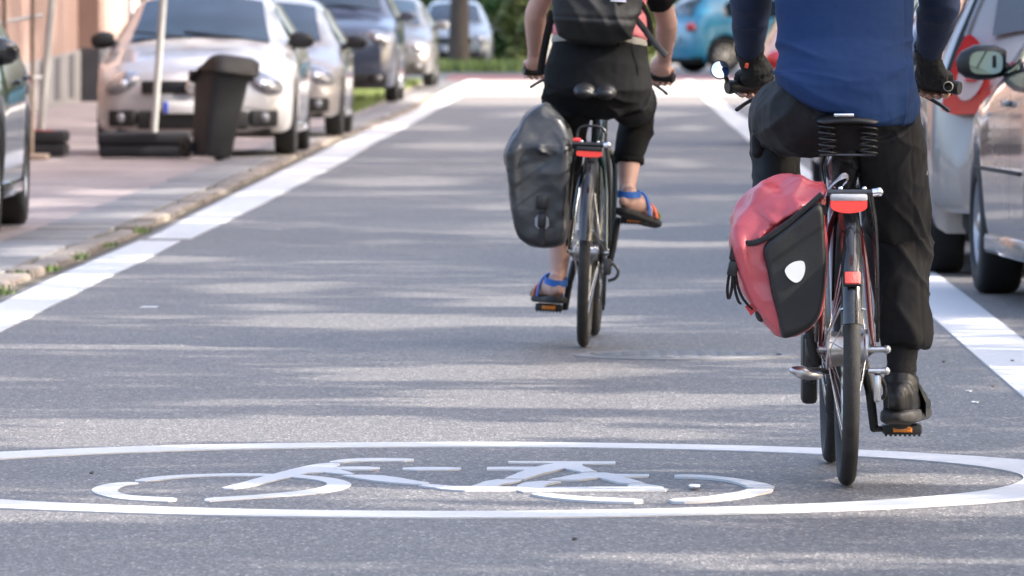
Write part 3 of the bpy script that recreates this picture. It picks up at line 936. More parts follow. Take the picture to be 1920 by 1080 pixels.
CITY = dict(HATCH); CITY['sidewin'] = [(1.36, 2.5), (2.57, 3.4)]
def car(name, label, paint, axle_front=None, axle_rear=None, yaw=0.0, W=1.78, Hh=1.48, L=4.2, style=HATCH, group="cars parked along the left side", glass='glass', rim='wheel_alu', mirror_m=None, plate=True, badge=None, z0=None, wr=.315, trim_line=False, mdz=0.0, mdx=0.0, tail='simple', lights=True, cat="car"):
    """axle_front / axle_rear: world (x, y) of the axle centre; yaw about z, front along +y at yaw 0"""
    kx, ky, kz = W / 1.78, L / 4.2, Hh / 1.48
    af, ar = style['axles'][0] * ky, style['axles'][1] * ky
    fwd = Vector((-math.sin(yaw), math.cos(yaw), 0))
    if axle_front is not None: org = Vector((axle_front[0], axle_front[1], 0)) + fwd * (af - L / 2)
    else: org = Vector((axle_rear[0], axle_rear[1], 0)) + fwd * (ar - L / 2)
    if z0 is None: z0 = zr(org.y)
    root = thing(name, label, cat, (org.x, org.y, z0), (0, 0, yaw), group)
    Yd = lambda d: L / 2 - d
    def tabs(d):
        q = d / ky
        t = lerp_tab(style['top'], q); b = lerp_tab(style['belt'], q); m = lerp_tab(style['mid'], q)
        return (t[0] * kz, t[1] * kx), (b[0] * kz, b[1] * kx), (m[0] * kz, m[1] * kx)
    def zlow(d):
        z = .20 + (.06 if d < .1 or d > L - .1 else 0)
        if d > L - .35: z = .30
        for a in (af, ar):
            R = wr + .055
            if abs(d - a) < R: z = max(z, wr + math.sqrt(R * R - (d - a) ** 2))
        return z
    def section(d):
        (zt, wt), (zb, wb), (zm, wm) = tabs(d)
        zl = zlow(d)
        z1 = max(zl + .02, min(zl + .1, zm))
        p = [(0, zl), (wm * .90, zl), (wm * .975, zl + .04 if zl < zm - .1 else zl + .01), (max(wm, wb) if zl < zm else wb * 1.008, max(zm, zl + .05)), (wb * 1.005, max(zb - .03, zl + .08)), (wt, zt - .035 * kz), (wt * .55, zt + .012), (0, zt + .022)]
        return p
    def chaikin(p):
        o = [p[0], p[1]]
        for a, b in zip(p[1:], p[2:]):
            o += [(a[0] * .8 + b[0] * .2, a[1] * .8 + b[1] * .2), (a[0] * .2 + b[0] * .8, a[1] * .2 + b[1] * .8)]
        o.append(p[-1]); return o
    ds = sorted(set([0, .02, .05, .09, .14, .2, .28, .36, .45] + list(np.arange(.5, L - .35, .075)) + [L - .34, L - .28, L - .2, L - .14, L - .09, L - .05, L - .02, L] + [af + k * (wr + .055) for k in (-1, -.97, -.88, -.7, -.4, 0, .4, .7, .88, .97, 1)] + [ar + k * (wr + .055) for k in (-1, -.97, -.88, -.7, -.4, 0, .4, .7, .88, .97, 1)]))
    mb = MB(); vs = []; fs = []
    n = None
    for d in ds:
        s = chaikin(chaikin(section(d)))
        full = [(x, z) for x, z in s] + [(-x, z) for x, z in s[-2:0:-1]]
        n = len(full)
        bow = lambda x: -.05 * (x / .6) ** 2 * ky if d < .3 else (.05 * (x / .6) ** 2 * ky if d > L - .3 else 0)
        f_ = 1 - min(d, L - d) / .3
        for x, z in full:
            vs.append((x, Yd(d) + (bow(x) * f_ if f_ > 0 else 0), z))
    for i in range(len(ds) - 1):
        for j in range(n): fs.append((i * n + j, i * n + (j + 1) % n, (i + 1) * n + (j + 1) % n, (i + 1) * n + j))
    fs.append(tuple(range(n))); fs.append(tuple((len(ds) - 1) * n + j for j in range(n))[::-1])
    mb.add(vs, fs)
    body = mb.obj("body", paint, root, angle=50)
    # underside so that one cannot look through
    mb = MB(); mb.bbox((0, 0, .30), (W * .80, L * .93, .22), .05); mb.obj("underbody", M['dark'], root)
    # ---- glass
    def side_pt(d, t, sg, off=.007):
        (zt, wt), (zb, wb), _ = tabs(d)
        a = Vector((wb * 1.005, 0, zb - .03)); b = Vector((wt, 0, zt - .035 * kz))
        p = a.lerp(b, t); nrm = Vector((b.z - a.z, 0, -(b.x - a.x))).normalized()
        p = p + nrm * off
        return Vector((sg * p.x, Yd(d), p.z))
    for sg in (-1, 1):
        for k, (d0, d1) in enumerate(style['sidewin']):
            d0 *= ky; d1 *= ky
            mb = MB(); vs = []; m_ = 9
            for i in range(m_ + 1):
                d = d0 + (d1 - d0) * i / m_
                top = .80
                if k == 0: top = .10 + .70 * clampf((i + .6) / 5.0)
                if k == len(style['sidewin']) - 1: top = .80 - .30 * max(0, (i - 6) / 3) ** 1.5
                vs += [side_pt(d, .13, sg), side_pt(d, top, sg)]
            mb.add(vs, [(2 * i, 2 * i + 2, 2 * i + 3, 2 * i + 1) for i in range(m_)])
            mb.obj("side_window", M[glass], root)
        # door gaps and handles
        for k, (d0, d1) in enumerate(style['sidewin'][:2]):
            d = d1 * ky
            mb = MB(); (zt, wt), (zb, wb), (zm, wm) = tabs(d)
            mb.add([(sg * (wb * 1.005 + .004), Yd(d - .005), zb - .02), (sg * (wb * 1.005 + .004), Yd(d + .005), zb - .02), (sg * (wm + .004), Yd(d + .005), .36), (sg * (wm + .004), Yd(d - .005), .36)], [(0, 1, 2, 3)])
            mb.obj("door_gap", M['dark'], root, smooth=False)
            mb = MB(); mb.bbox((sg * (wb + .012), Yd(d - .16), zb - .10), (.03, .19, .028), .01); mb.obj("door_handle", paint, root)
        if trim_line:
            mb = MB(); mb.bbox((sg * (.89 * kx + .004), Yd(L * .46), .56), (.007, 1.9, .016), .003); mb.obj("side_moulding", M['car_rubber'], root)
        mb = MB(); mb.bbox((sg * (.845 * kx), Yd(L * .5), .235), (.07, L * .40, .09), .02); mb.obj("sill", paint if not trim_line else paint, root)
    def top_pt(d, u, off=.012):
        (zt, wt), _, _ = tabs(d)
        x = u * wt * .93
        z = zt + .022 - .05 * abs(u) ** 2.2 * kz
        return Vector((x, Yd(d), z)), wt
    for nm, (d0, d1) in (("windscreen", style['ws']), ("rear_window", style['rw'])):
        d0 *= ky; d1 *= ky
        mb = MB(); vs = []; a_, b_ = 8, 12
        sgn = 1 if nm == "windscreen" else -1
        p0, _ = top_pt(d0, 0); p1, _ = top_pt(d1, 0)
        nr = Vector((0, sgn * abs(p1.z - p0.z), abs(p1.y - p0.y))).normalized() * .014
        for i in range(a_ + 1):
            for j in range(b_ + 1):
                p, wt = top_pt(d0 + (d1 - d0) * i / a_, -1 + 2 * j / b_)
                vs.append(p + nr)
        mb.add(vs, [(i * (b_ + 1) + j, i * (b_ + 1) + j + 1, (i + 1) * (b_ + 1) + j + 1, (i + 1) * (b_ + 1) + j) for i in range(a_) for j in range(b_)])
        mb.obj(nm, M[glass], root)
        if nm == "windscreen":
            mb = MB(); q0, wt = top_pt(d0 - .03, 0)
            for s_ in (-.55, .12):
                mb.tube([(s_ * wt, Yd(d0 - .06), q0.z + .02), (s_ * wt + .52 * kx, Yd(d0 + .05), q0.z + .075)], .009, 6)
            mb.obj("wiper", M['black_plastic'], root)["kind"] = "stuff"
    # ---- lamps, grille, plates
    zf = tabs(.25)[1][0]
    if lights:
        for sg in (-1, 1):
            mb = MB()
            R = Euler((math.radians(-24), math.radians(sg * 14), math.radians(sg * -30))).to_matrix()
            o_ = MB(); o_.ball((0, 0, 0), (.185, .17, .085), 18, 10)
            mb.add([R @ Vector(v) + Vector((sg * .625 * kx, Yd(.20), zf - .055)) for v in o_.v], o_.f)
            h = mb.obj("headlight", M['lamp_glass'], root)
            mb = MB(); mb.ball((sg * .60 * kx, Yd(.085), zf - .07), .055, 14, 9); mb.obj("lamp_reflector", M['chrome'], h)
    mb = MB(); mb.bbox((0, Yd(.015), zf - .09), (.90 * kx, .06, .115), .02); g_ = mb.obj("grille", M['dark'], root)
    for k in range(2):
        mb = MB(); mb.bbox((0, Yd(-.02), zf - .075 - k * .035), (.82 * kx, .012, .012), .004); mb.obj("grille_bar", M['black_gloss'], g_)
    mb = MB(); mb.bbox((0, Yd(.03), .315), (.98 * kx, .07, .16), .03); mb.obj("air_intake", M['dark'], root)
    for sg in (-1, 1):
        mb = MB(); mb.bbox((sg * .62 * kx, Yd(.075), .33), (.26, .08, .15), .03, Euler((0, 0, -sg * .35)).to_matrix()); fl = mb.obj("fog_recess", M['dark'], root)
        mb = MB(); mb.ball((sg * .63 * kx, Yd(.04), .335), (.045, .03, .045), 12, 8); mb.obj("fog_lamp", M['lamp_glass'], fl)
    if badge:
        mb = MB(); mb.lathe([(.058, -.01), (.058, .012), (.047, .016), (.047, -.01)], (0, Yd(-.035), zf - .09), 'y', 28, closed_prof=True)
        mb.lathe([(0, -.004), (.048, -.004)], (0, Yd(-.035), zf - .09), 'y', 28)
        bd = mb.obj("badge", M['chrome'], root)
        mb = MB(); zc = zf - .09; yy = Yd(-.042)
        def bar(p, q): mb.tube([(p[0], yy, zc + p[1]), (q[0], yy, zc + q[1])], .006, 6)
        for sx in (-1, 1):
            bar((sx * .020, .044), (0, .010)); bar((sx * .040, .026), (sx * .018, -.040)); bar((sx * .018, -.040), (0, .002))
        mb.obj("badge_letters", M['chrome'], bd)
    if plate:
        for nm, y_, z_ in (("number_plate", Yd(-.012) + .012, .43), ("number_plate", Yd(L + .012), .62)):
            mb = MB(); mb.bbox((0, y_, z_ * kz), (.52, .016, .11), .005); p_ = mb.obj(nm, M['plate'], root)
            sd = -1 if y_ > 0 else 1
            mb = MB(); mb.bbox((sd * -.236, y_ + (.004 if y_ > 0 else -.004), z_ * kz), (.04, .014, .10), .003); mb.obj("blue_strip", M['plate_blue'], p_)
    for sg in (-1, 1):
        x_ = sg * .70 * kx
        if tail == 'tall':
            # tall lamp on the rear corner: red with a clear oval inside
            prof = [(.585, .715), (.822, .705), (.81, .80), (.72, 1.045), (.67, 1.06), (.60, .95)]
            P = [Vector((x * kx, 0, z * kz)) for x, z in prof]
            mb = MB()
            P = smooth_pts(P, 1, True)
            vs = []
            for dy in (0, .06, .19):
                for p in P:
                    wrap = .10 * max(0, (p.x - .64)) / .18
                    sx = 1.0 if dy < .1 else (1.0)
                    vs.append((sg * (p.x + .006), Yd(L + .012 - dy - wrap), p.z))
            m_ = len(P)
            fs = [tuple(range(m_))] + [(k * m_ + i, k * m_ + (i + 1) % m_, (k + 1) * m_ + (i + 1) % m_, (k + 1) * m_ + i) for k in range(2) for i in range(m_)]
            mb.add(vs, fs); tl_ = mb.obj("tail_light", M['tail_red'], root, angle=30)
            mb = MB()
            E_ = [Vector((.688 * kx + .062 * math.cos(a) - .03 * math.sin(a), 0, .875 * kz + .115 * math.sin(a))) for a in [i * PI / 12 for i in range(24)]]
            vs = []
            for off in (.014, -.02):
                for p in E_:
                    wrap = .10 * max(0, (p.x - .64)) / .18
                    vs.append((sg * p.x, Yd(L + .012 - wrap) - off, p.z))
            mb.add(vs, [tuple(range(24))] + [(i, (i + 1) % 24, (i + 1) % 24 + 24, i + 24) for i in range(24)])
            cl = mb.obj("clear_lens", M['tail_clear'], tl_, angle=30)
            mb = MB(); mb.bbox((sg * .69 * kx, Yd(L + .034 - .02), .86 * kz), (.06, .012, .022), .004, Euler((0, 0, sg * .5)).to_matrix()); mb.obj("lamp_bar", M['tail_red'], cl)
        else:
            mb = MB(); mb.ball((sg * .70 * kx, Yd(L - .09), .84 * kz), (.15, .11, .10), 16, 10); mb.obj("tail_light", M['tail_red'], root)
    if trim_line:
        for sg in (-1, 1):
            mb = MB(); vs = []
            for i in range(9):
                d = (1.16 + .80 * i / 8) * ky; t = .10 + .82 * i / 8
                vs += [side_pt(d, t, sg, .012), side_pt(d + .10 * ky, t, sg, .012)]
            mb.add(vs, [(2 * i, 2 * i + 1, 2 * i + 3, 2 * i + 2) for i in range(8)]); mb.obj("pillar_trim", M['black_plastic'], root)
    if tail == 'tall':
        for sg in (-1, 1):
            mb = MB(); vs = []
            for i in range(9):
                t = .05 + .95 * i / 8
                vs += [side_pt(L - .16 - .14 * i / 8, t, sg, .012), side_pt(L - .12 - .14 * i / 8, t, sg, .012)]
            mb.add(vs, [(2 * i, 2 * i + 1, 2 * i + 3, 2 * i + 2) for i in range(8)]); mb.obj("tailgate_gap", M['dark'], root)
    # ---- mirrors
    zb15 = tabs(1.55 * ky)[1]
    for sg in (-1, 1):
        mm = M[mirror_m] if mirror_m else paint
        c = Vector((sg * (zb15[1] + .115 + mdx), Yd(1.52 * ky), zb15[0] + .075 + mdz))
        mb = MB()
        mb.loft([(c + Vector((sg * -.105, 0, 0)), .055, .055), (c + Vector((sg * -.06, 0, .005)), .075, .068), (c + Vector((sg * .02, .0, .0)), .078, .064), (c + Vector((sg * .075, .01, -.008)), .058, .05), (c + Vector((sg * .10, .015, -.012)), .03, .03)], 14, (0, 0, 1), power=2.8)
        mr = mb.obj("mirror", mm, root)
        mb = MB(); mb.tube([c + Vector((sg * -.17, .02, -.06)), c + Vector((sg * -.09, .0, -.02))], [.035, .032], 8); mb.obj("mirror_arm", M['black_plastic'], mr)
        mb = MB(); E_ = [(c.x + sg * (-.018 + .072 * math.copysign(abs(math.cos(a)) ** .6, math.cos(a))), c.y - .066, c.z + .05 * math.copysign(abs(math.sin(a)) ** .6, math.sin(a))) for a in [i * PI / 10 for i in range(20)]]
        mb.add(E_, [tuple(range(20))]); mb.obj("mirror_glass", M['tinted_mirror'], mr, smooth=False)
    # ---- wheels
    tw = .195
    for a in (af, ar):
        for sg in (-1, 1):
            c = (sg * (W / 2 - tw / 2 - .012), Yd(a), wr)
            h = tw / 2
            mb = MB(); mb.lathe([(wr * .62, -h * .8), (wr * .70, -h), (wr * .93, -h * .95), (wr * .985, -h * .8), (wr, -h * .5), (wr, h * .5), (wr * .985, h * .8), (wr * .93, h * .95), (wr * .70, h), (wr * .62, h * .8)], c, 'x', 40, closed_prof=True)
            ty = mb.obj("wheel", M['car_rubber'], root, angle=60)
            mb = MB()
            xo = sg * h * .62
            mb.lathe([(wr * .66, sg * h * .8), (wr * .6, sg * h * .86), (wr * .56, xo * .5)], c, 'x', 40)
            for k in range(10):
                an = k * PI / 5
                mb.box((c[0] + xo, c[1] + math.cos(an) * wr * .34, c[2] + math.sin(an) * wr * .34), (.02, wr * .58, .032), Euler((an, 0, 0)).to_matrix())
            mb.ball((c[0] + xo, c[1], c[2]), (.03, .06, .06), 12, 6)
            mb.obj("rim", M[rim], ty, angle=30)
            mb = MB(); mb.lathe([(0, sg * h * .1), (wr * .6, sg * h * .1)], c, 'x', 24); mb.obj("brake_backing", M['dark'], ty)
    return root

P_white = paintmat("warm_white_paint", (.40, .385, .385))
P_beige = paintmat("beige_paint", (.33, .30, .285))
P_black = paintmat("black_paint", (.012, .013, .016))
P_dkblue = paintmat("dark_blue_paint", (.03, .04, .075))
P_silver = paintmat("silver_grey_paint", (.19, .187, .187), .35)
P_silver2 = paintmat("silver_beige_paint", (.30, .288, .282), .3)
P_blue = paintmat("bright_blue_paint", (.022, .23, .36))
P_pale = paintmat("pale_grey_blue_paint", (.22, .26, .30))
P_grey = paintmat("graphite_paint", (.08, .08, .085), .3)
P_pearl = paintmat("pearl_white_paint", (.66, .61, .63))

PZ = lambda y: zr(y) + .052
LY = math.pi
G_L, G_R = "cars parked along the left side", "cars parked along the right side"
# left side, facing the camera (yaw = pi turns the front towards it)
car("parked_car", "black car cut off by the left edge beside the lane", P_black, axle_rear=(-2.84 - .78, 45.6), yaw=LY + .0, L=4.0, W=1.74, Hh=1.45, z0=.05, group=G_L, mirror_m='black_gloss', mdx=-.16, mdz=.02)
car("parked_car", "pale silver white hatchback with round badge parked behind the dark wheelie bin", P_white, axle_front=(-2.80, 71.3), yaw=LY - .018, L=4.2, W=1.79, Hh=1.47, z0=.05, group=G_L, badge=True, mirror_m='black_plastic', mdx=-.10, mdz=.03)
car("parked_car", "beige car right behind the pale hatchback on the left", P_beige, axle_front=(-2.62, 83.8), yaw=LY - .016, L=4.1, W=1.74, Hh=1.45, z0=PZ(84), group=G_L, mirror_m='black_plastic')
car("parked_car", "dark blue off road car third in the left row", P_dkblue, axle_front=(-2.50, 113), yaw=LY - .016, L=4.4, W=1.82, Hh=1.75, z0=PZ(113), style=SUV, group=G_L, wr=.35)
car("parked_car", "graphite car at the far end of the left row", P_grey, axle_front=(-2.13, 131.5), yaw=LY - .016, L=4.2, W=1.74, Hh=1.5, z0=PZ(131), group=G_L)
car("parked_car", "pale grey blue car beyond the crossing beside the dark tree trunk", P_pale, axle_front=(-1.32, 181), yaw=LY - .012, L=4.2, W=1.76, Hh=1.55, z0=.27, group=None)
# right side, facing away
car("parked_car", "silver grey car with black door mirror cut off by the right edge", P_silver, axle_front=(2.05 + .83, 35.35), yaw=.044, L=3.95, W=1.70, Hh=1.50, style=CITY, mdz=.017, mdx=-.075, z0=0, group=G_R, mirror_m='black_plastic', trim_line=True, wr=.31)
car("parked_car", "silver estate car with tall red and clear rear lights at right", P_silver2, axle_rear=(2.0 + .835, 38.3), yaw=-.006, L=4.45, W=1.76, Hh=1.60, z0=0, style=WAGON, group=G_R, tail='tall', wr=.33, mirror_m='black_plastic')
car("parked_car", "dark blue car parked in front of the silver estate car", P_dkblue, axle_rear=(2.03 + .85, 44.4), yaw=-.012, L=4.2, W=1.76, Hh=1.48, z0=0, group=G_R)
car("parked_car", "graphite car between the dark blue and the pearl white car on the right", P_grey, axle_rear=(2.22 + .85, 57), yaw=-.012, L=4.2, W=1.76, Hh=1.48, z0=0, group=G_R)
car("parked_car", "pearl white car seen past the blue rider's left elbow", P_pearl, axle_rear=(2.50 + .86, 80), yaw=-.014, L=4.2, W=1.78, Hh=1.52, z0=zr(80), style=WAGON, group=G_R)
car("suv", "bright blue off road car crossing at the far end of the street", P_blue, axle_rear=(4.06, 165.2), yaw=-math.radians(68), L=4.2, W=1.80, Hh=1.66, z0=zr(163), style=SUV, group=None, wr=.36)
# ================================================================== bin and posts on the left
g = gnd(398, 299, .05)
wb = thing("wheelie_bin", "dark grey wheelie bin with overhanging lid in front of the pale hatchback", "bin", g, (0, math.radians(7), math.radians(28)))
wb.scale = (1, 1, .84)
mb = MB()
st = []
for z, a, b, y in ((.03, .125, .15, .02), (.06, .132, .16, .02), (.45, .155, .19, .01), (.80, .178, .22, -.01), (.84, .186, .23, -.01)):
    st.append(((0, y, z), a, b))
mb.loft(st, 32, (1, 0, 0), power=6)
bb = mb.obj("body", M['bin'], wb, angle=50)
mb = MB(); mb.bbox((0, -.01, .855), (.40, .50, .05), .02); mb.obj("rim", M['bin'], wb)
mb = MB(); mb.loft([((0, -.04, .88), .235, .31), ((0, -.04, .90), .24, .315), ((0, -.02, .92), .225, .28), ((0, -.02, .932), .17, .2)], 32, (1, 0, 0), power=5); mb.obj("lid", M['bin_lid'], wb, angle=60)
mb = MB(); mb.tube([(-.17, .26, .87), (.17, .26, .87)], .016, 8); mb.obj("handle", M['bin'], wb)
for sg in (-1, 1):
    mb = MB(); mb.lathe([(.03, -.025), (.085, -.025), (.10, -.015), (.10, .015), (.085, .025), (.03, .025)], (sg * .165, .2, .10), 'x', 28, closed_prof=True); mb.obj("wheel", M['car_rubber'], wb)

def base_stack(label, cx, cy, wx, wy, n, red=False):
    t = thing("ballast_block", label, "ballast block", (cx, cy, .05))
    for k in range(n):
        mb = MB(); mb.bbox((r_.uniform(-.01, .01), 0, .06 + k * .112), (wx, wy, .108), .03); o = mb.obj("base_plate", M['base_rubber'], t)
        if red and k == n - 1:
            mb = MB(); mb.bbox((-.02, -wy / 2 + .08, .117 + k * .112), (wx * .6, .12, .012), .004); mb.obj("red_marking", M['base_red'], o)
    return t
base_stack("stack of two dark rubber sign bases on the pavement left of the pale hatchback", -4.12, 70.3, .42, .80, 2, True)
base_stack("wide dark rubber sign base under the pale hatchback's front bumper", -3.17, 69.2, .80, .42, 2)
def pole(name, label, p0, p1, r, m):
    b = Vector(p0); tp = Vector(p1)
    t = thing(name, label, "post", b)
    mb = MB(); mb.tube([(0, 0, 0), tp - b], r, 14); mb.obj("tube", m, t)
    mb = MB(); mb.ball(tp - b, r * 1.04, 12, 6); mb.obj("cap", M['black_plastic'], t)
    return t
a0, a1 = at(288, 252, 69.2), at(306, 0, 69.2)
pole("sign_post", "slanting pale metal post in front of the pale hatchback", a0 + (a0 - a1) * .05, a0 + (a1 - a0) * 2.2, .031, M['post_grey'])
a0, a1 = at(76, 245, 70.1), at(97, 0, 70.1)
pole("sign_post", "pale metal post leaning by the peach house wall", a0 + (a0 - a1) * .05, a0 + (a1 - a0) * 2.2, .034, M['post_grey'])
fr = thing("barrier_frame", "brown steel barrier frame with cross bars at the left edge", "barrier", at(60, 292, 69.0))
o0 = Vector(fr.location)
def seg(nm, p, q, r, m):
    mb = MB(); mb.tube([p - o0, q - o0], r, 10); return mb.obj(nm, m, fr)
seg("upright", at(59, 292, 69.0), at(63, -160, 69.0), .019, M['post_brown'])
seg("upright", at(6, 290, 68.6), at(10, -160, 68.6), .021, M['post_brown'])
seg("cross_bar", at(-60, 53, 68.8), at(78, 29, 69.05), .017, M['post_grey'])
seg("cross_bar", at(-60, 172, 68.8), at(78, 145, 69.05), .017, M['post_grey'])
mb = MB(); mb.bbox(at(62, 294, 69.0) - o0 + Vector((0, 0, .0)), (.26, .5, .05), .015); mb.obj("foot_plate", M['post_brown'], fr)
# ================================================================== bicycles
def ring_prof(R, r, n=14, sx=1.0):
    return [(R - r + r * math.cos(2 * PI * i / n), sx * r * math.sin(2 * PI * i / n)) for i in range(n)]

def bicycle(name, label, loc, lean, yaw, o):
    root = thing(name, label, "bicycle", loc, (0, lean, yaw), "bicycles being ridden up the lane")
    WB, R, tr = o['wb'], .348, o.get('tr', .022)
    fp, bk = o['frame'], M['black_plastic']
    V = Vector
    bb = V((0, .46, .292))
    hubs = {'r': V((0, 0, R)), 'f': V((0, WB, R))}
    for key in ('r', 'f'):
        c = hubs[key]
        mb = MB(); mb.lathe([(R - .030, -.012), (R - .018, -.013), (R - .030, -.006), (R - .044, 0), (R - .030, .006), (R - .018, .013), (R - .030, .012), (R - .052, 0)], c, 'x', 64, closed_prof=True)
        w = mb.obj("wheel", M['alu'], root)
        mb = MB(); mb.lathe(ring_prof(R, tr, 14), c, 'x', 72, closed_prof=True); mb.obj("tyre", M['rubber'], w)
        mb = MB()
        hr, hw = (o['hub_r'] if key == 'r' else .02), (.052 if key == 'r' else .045)
        mb.lathe([(0, -hw - .02), (.008, -hw - .02), (.008, -hw), (hr * 1.15, -hw), (hr * 1.15, -hw + .006), (hr, -hw + .010), (hr * .9, 0), (hr, hw - .010), (hr * 1.15, hw - .006), (hr * 1.15, hw), (.008, hw), (.008, hw + .025), (0, hw + .025)], c, 'x', 28)
        mb.obj("hub", M['steel'], w, angle=25)
        mb = MB()
        for k in range(32):
            a = 2 * PI * k / 32; sg = 1 if k % 2 else -1
            b = a + (.5 if (k // 2) % 2 else -.5)
            mb.tube([c + V((sg * hw * .9, math.cos(b) * hr, math.sin(b) * hr)), c + V((0, math.cos(a) * (R - .05), math.sin(a) * (R - .05)))], .0012, 4)
        mb.obj("spokes", M['steel'], w)["kind"] = "stuff"
        mb = MB(); a0, a1 = (math.radians(18), math.radians(o['fend'])) if key == 'r' else (math.radians(52), math.radians(213))
        fw = o['fw']
        mb.lathe([(R + .012, -fw), (R + .022, -fw * .86), (R + .030, -fw * .45), (R + .033, 0), (R + .030, fw * .45), (R + .022, fw * .86), (R + .012, fw), (R + .018, fw * .8), (R + .027, 0), (R + .018, -fw * .8)], c, 'x', 48, a0, a1, closed_prof=True)
        fe = mb.obj("fender", M['black_gloss'], root)
        mb = MB()
        ang = math.radians(o['fend'] - 6 if key == 'r' else 200)
        e = c + V((0, math.cos(ang) * (R + .02), math.sin(ang) * (R + .02)))
        for sg in (-1, 1): mb.tube([c + V((sg * .062, 0, .01)), e + V((sg * (fw + .004), 0, 0)), e + V((sg * fw * .6, 0, .004))], .0022, 6)
        mb.obj("fender_stay", M['steel'], fe)["kind"] = "stuff"
        if key == 'r' and o.get('reflector'):
            ang = math.radians(o['reflector']); e = c + V((0, math.cos(ang) * (R + .042), math.sin(ang) * (R + .042)))
            Rm = Euler((ang - PI, 0, 0)).to_matrix()
            mb = MB(); mb.bbox(e, (.046, .014, .040), .005, Rm); rf = mb.obj("reflector", M['black_plastic'], fe)
            mb = MB(); mb.bbox(e + Rm @ V((0, -.006, 0)), (.040, .010, .034), .004, Rm); mb.obj("reflector_face", M['red_reflector'], rf)
    # frame
    mb = MB()
    hd0, hd1 = V((0, .935, .74)), V((0, .895, .93))
    mb.tube([hd0, hd1], .019, 14)
    mb.tube([hd0.lerp(hd1, .15), bb], .021, 14)
    mb.tube([hd0.lerp(hd1, .8), V((0, .262, .66))], .015, 12)
    mb.tube([bb, V((0, .215, .80))], .0165, 14)
    mb.lathe([(0, -.038), (.022, -.038), (.022, .038), (0, .038)], bb, 'x', 18)
    for sg in (-1, 1):
        mb.tube(smooth_pts([bb + V((sg * .02, -.01, 0)), V((sg * .048, .3, .31)), V((sg * .068, 0, R))]), .009, 10)
        mb.tube(smooth_pts([V((sg * .014, .245, .71)), V((sg * .05, .17, .62)), V((sg * .066, 0, R))]), .008, 10)
    fr = mb.obj("frame", fp, root)
    if o.get('decal'):
        mb = MB(); mb.bbox((0, .236, .735), (.030, .036, .06), .004, Euler((math.radians(27), 0, 0)).to_matrix()); mb.obj("decal", M['white_decal'], fr)
    mb = MB()
    mb.tube([hd0, hd0 + V((0, .01, -.03))], .018, 12)
    for sg in (-1, 1): mb.tube(smooth_pts([V((sg * .02, .943, .715)), V((sg * .052, .96, .68)), V((sg * .055, 1.0, .55)), V((sg * .055, WB, R))]), .011, 10)
    mb.obj("fork", fp, root)
    # drive train
    for sg in (-1, 1):
        up = (sg == o['up'])
        pz = bb.z + (.17 if up else -.17)
        px_ = o['pedal_x']
        mb = MB(); mb.loft([(bb + V((sg * .062, 0, 0)), .012, .016), (bb + V((sg * .078, 0, (.07 if up else -.07))), .010, .013), (V((sg * .090, bb.y, pz)), .009, .012)], 10, (0, 1, 0), dome=True); cr = mb.obj("crank", o['crank_m'], root)
        c = V((sg * px_, bb.y, pz))
        mb = MB()
        mb.tube([V((sg * .085, bb.y, pz)), c], .008, 8)
        for yy in (-.040, .040): mb.bbox(c + V((0, yy, 0)), (.098, .016, .026), .004)
        for xx in (-.045, .045): mb.bbox(c + V((xx, 0, 0)), (.012, .075, .024), .004)
        mb.bbox(c, (.05, .05, .018), .004)
        for k in range(8): mb.box(c + V((-.043 + .0123 * k, -.041, -.014)), (.006, .014, .006))
        pd = mb.obj("pedal", bk, root)
        mb = MB(); mb.bbox(c + V((0, -.0475, .001)), (.050, .006, .015), .002); mb.obj("pedal_reflector", M['amber'], pd)
        mb = MB(); mb.bbox(c + V((0, .0475, .001)), (.050, .006, .015), .002); mb.obj("pedal_reflector", M['amber'], pd)
    mb = MB(); mb.lathe([(.02, .046), (.082, .046), (.086, .048), (.082, .050), (.02, .050)], bb, 'x', 44, closed_prof=True)
    for k in range(44):
        a = 2 * PI * k / 44; mb.box(bb + V((.048, math.cos(a) * .087, math.sin(a) * .087)), (.003, .005, .005), Euler((a, 0, 0)).to_matrix())
    mb.obj("chainring", M['chain'], root)
    mb = MB(); ch = []
    for a in [math.radians(q) for q in range(-85, 96, 15)]: ch.append(bb + V((.048, math.cos(a) * .087, math.sin(a) * .087)))
    for a in [math.radians(q) for q in range(95, 276, 15)]: ch.append(hubs['r'] + V((.048, math.cos(a) * .036, math.sin(a) * .036)))
    mb.loft([(p, .0045, .006) for p in ch], 6, (1, 0, 0), closed=True); mb.obj("chain", M['chain'], root)
    mb = MB()
    for k, rr in enumerate(o['cogs']): mb.lathe([(.012, .040 + k * .0045), (rr, .040 + k * .0045), (rr, .042 + k * .0045), (.012, .042 + k * .0045)], hubs['r'], 'x', 26, closed_prof=True)
    mb.obj("cassette", M['chain'], root)
    mb = MB()
    if o.get('derailleur'):
        mb.bbox((.075, -.02, R - .05), (.03, .05, .06), .01); mb.bbox((.066, .012, R - .135), (.014, .035, .12), .006, Euler((.25, 0, 0)).to_matrix())
        mb.lathe([(.003, -.004), (.022, -.004), (.022, .004), (.003, .004)], (.066, .03, R - .19), 'x', 18, closed_prof=True)
        mb.tube(smooth_pts([(.085, -.03, R - .03), (.118, -.03, R - .055), (.112, -.03, R - .09), (.08, -.03, R - .10)]), .006, 8)
        mb.obj("derailleur", M['dark_steel'], root)
    else:
        for k, (dx, dz) in enumerate(((.09, .0), (.088, -.055))):
            mb.tube([(.055, -.005, R + dz), (dx + .01, -.005, R + dz)], .008, 10); mb.ball((dx + .012, -.005, R + dz), .011, 10, 6)
        mb.bbox((.078, -.01, R - .10), (.018, .03, .07), .006)
        mb.obj("axle_nut", M['steel'], root)
        mb = MB(); mb.tube(smooth_pts([(.075, 0, R - .06), (.10, .05, R - .09), (.10, .05, R - .13), (.075, .1, R - .12)]), .006, 8); mb.obj("guard_loop", bk, root)
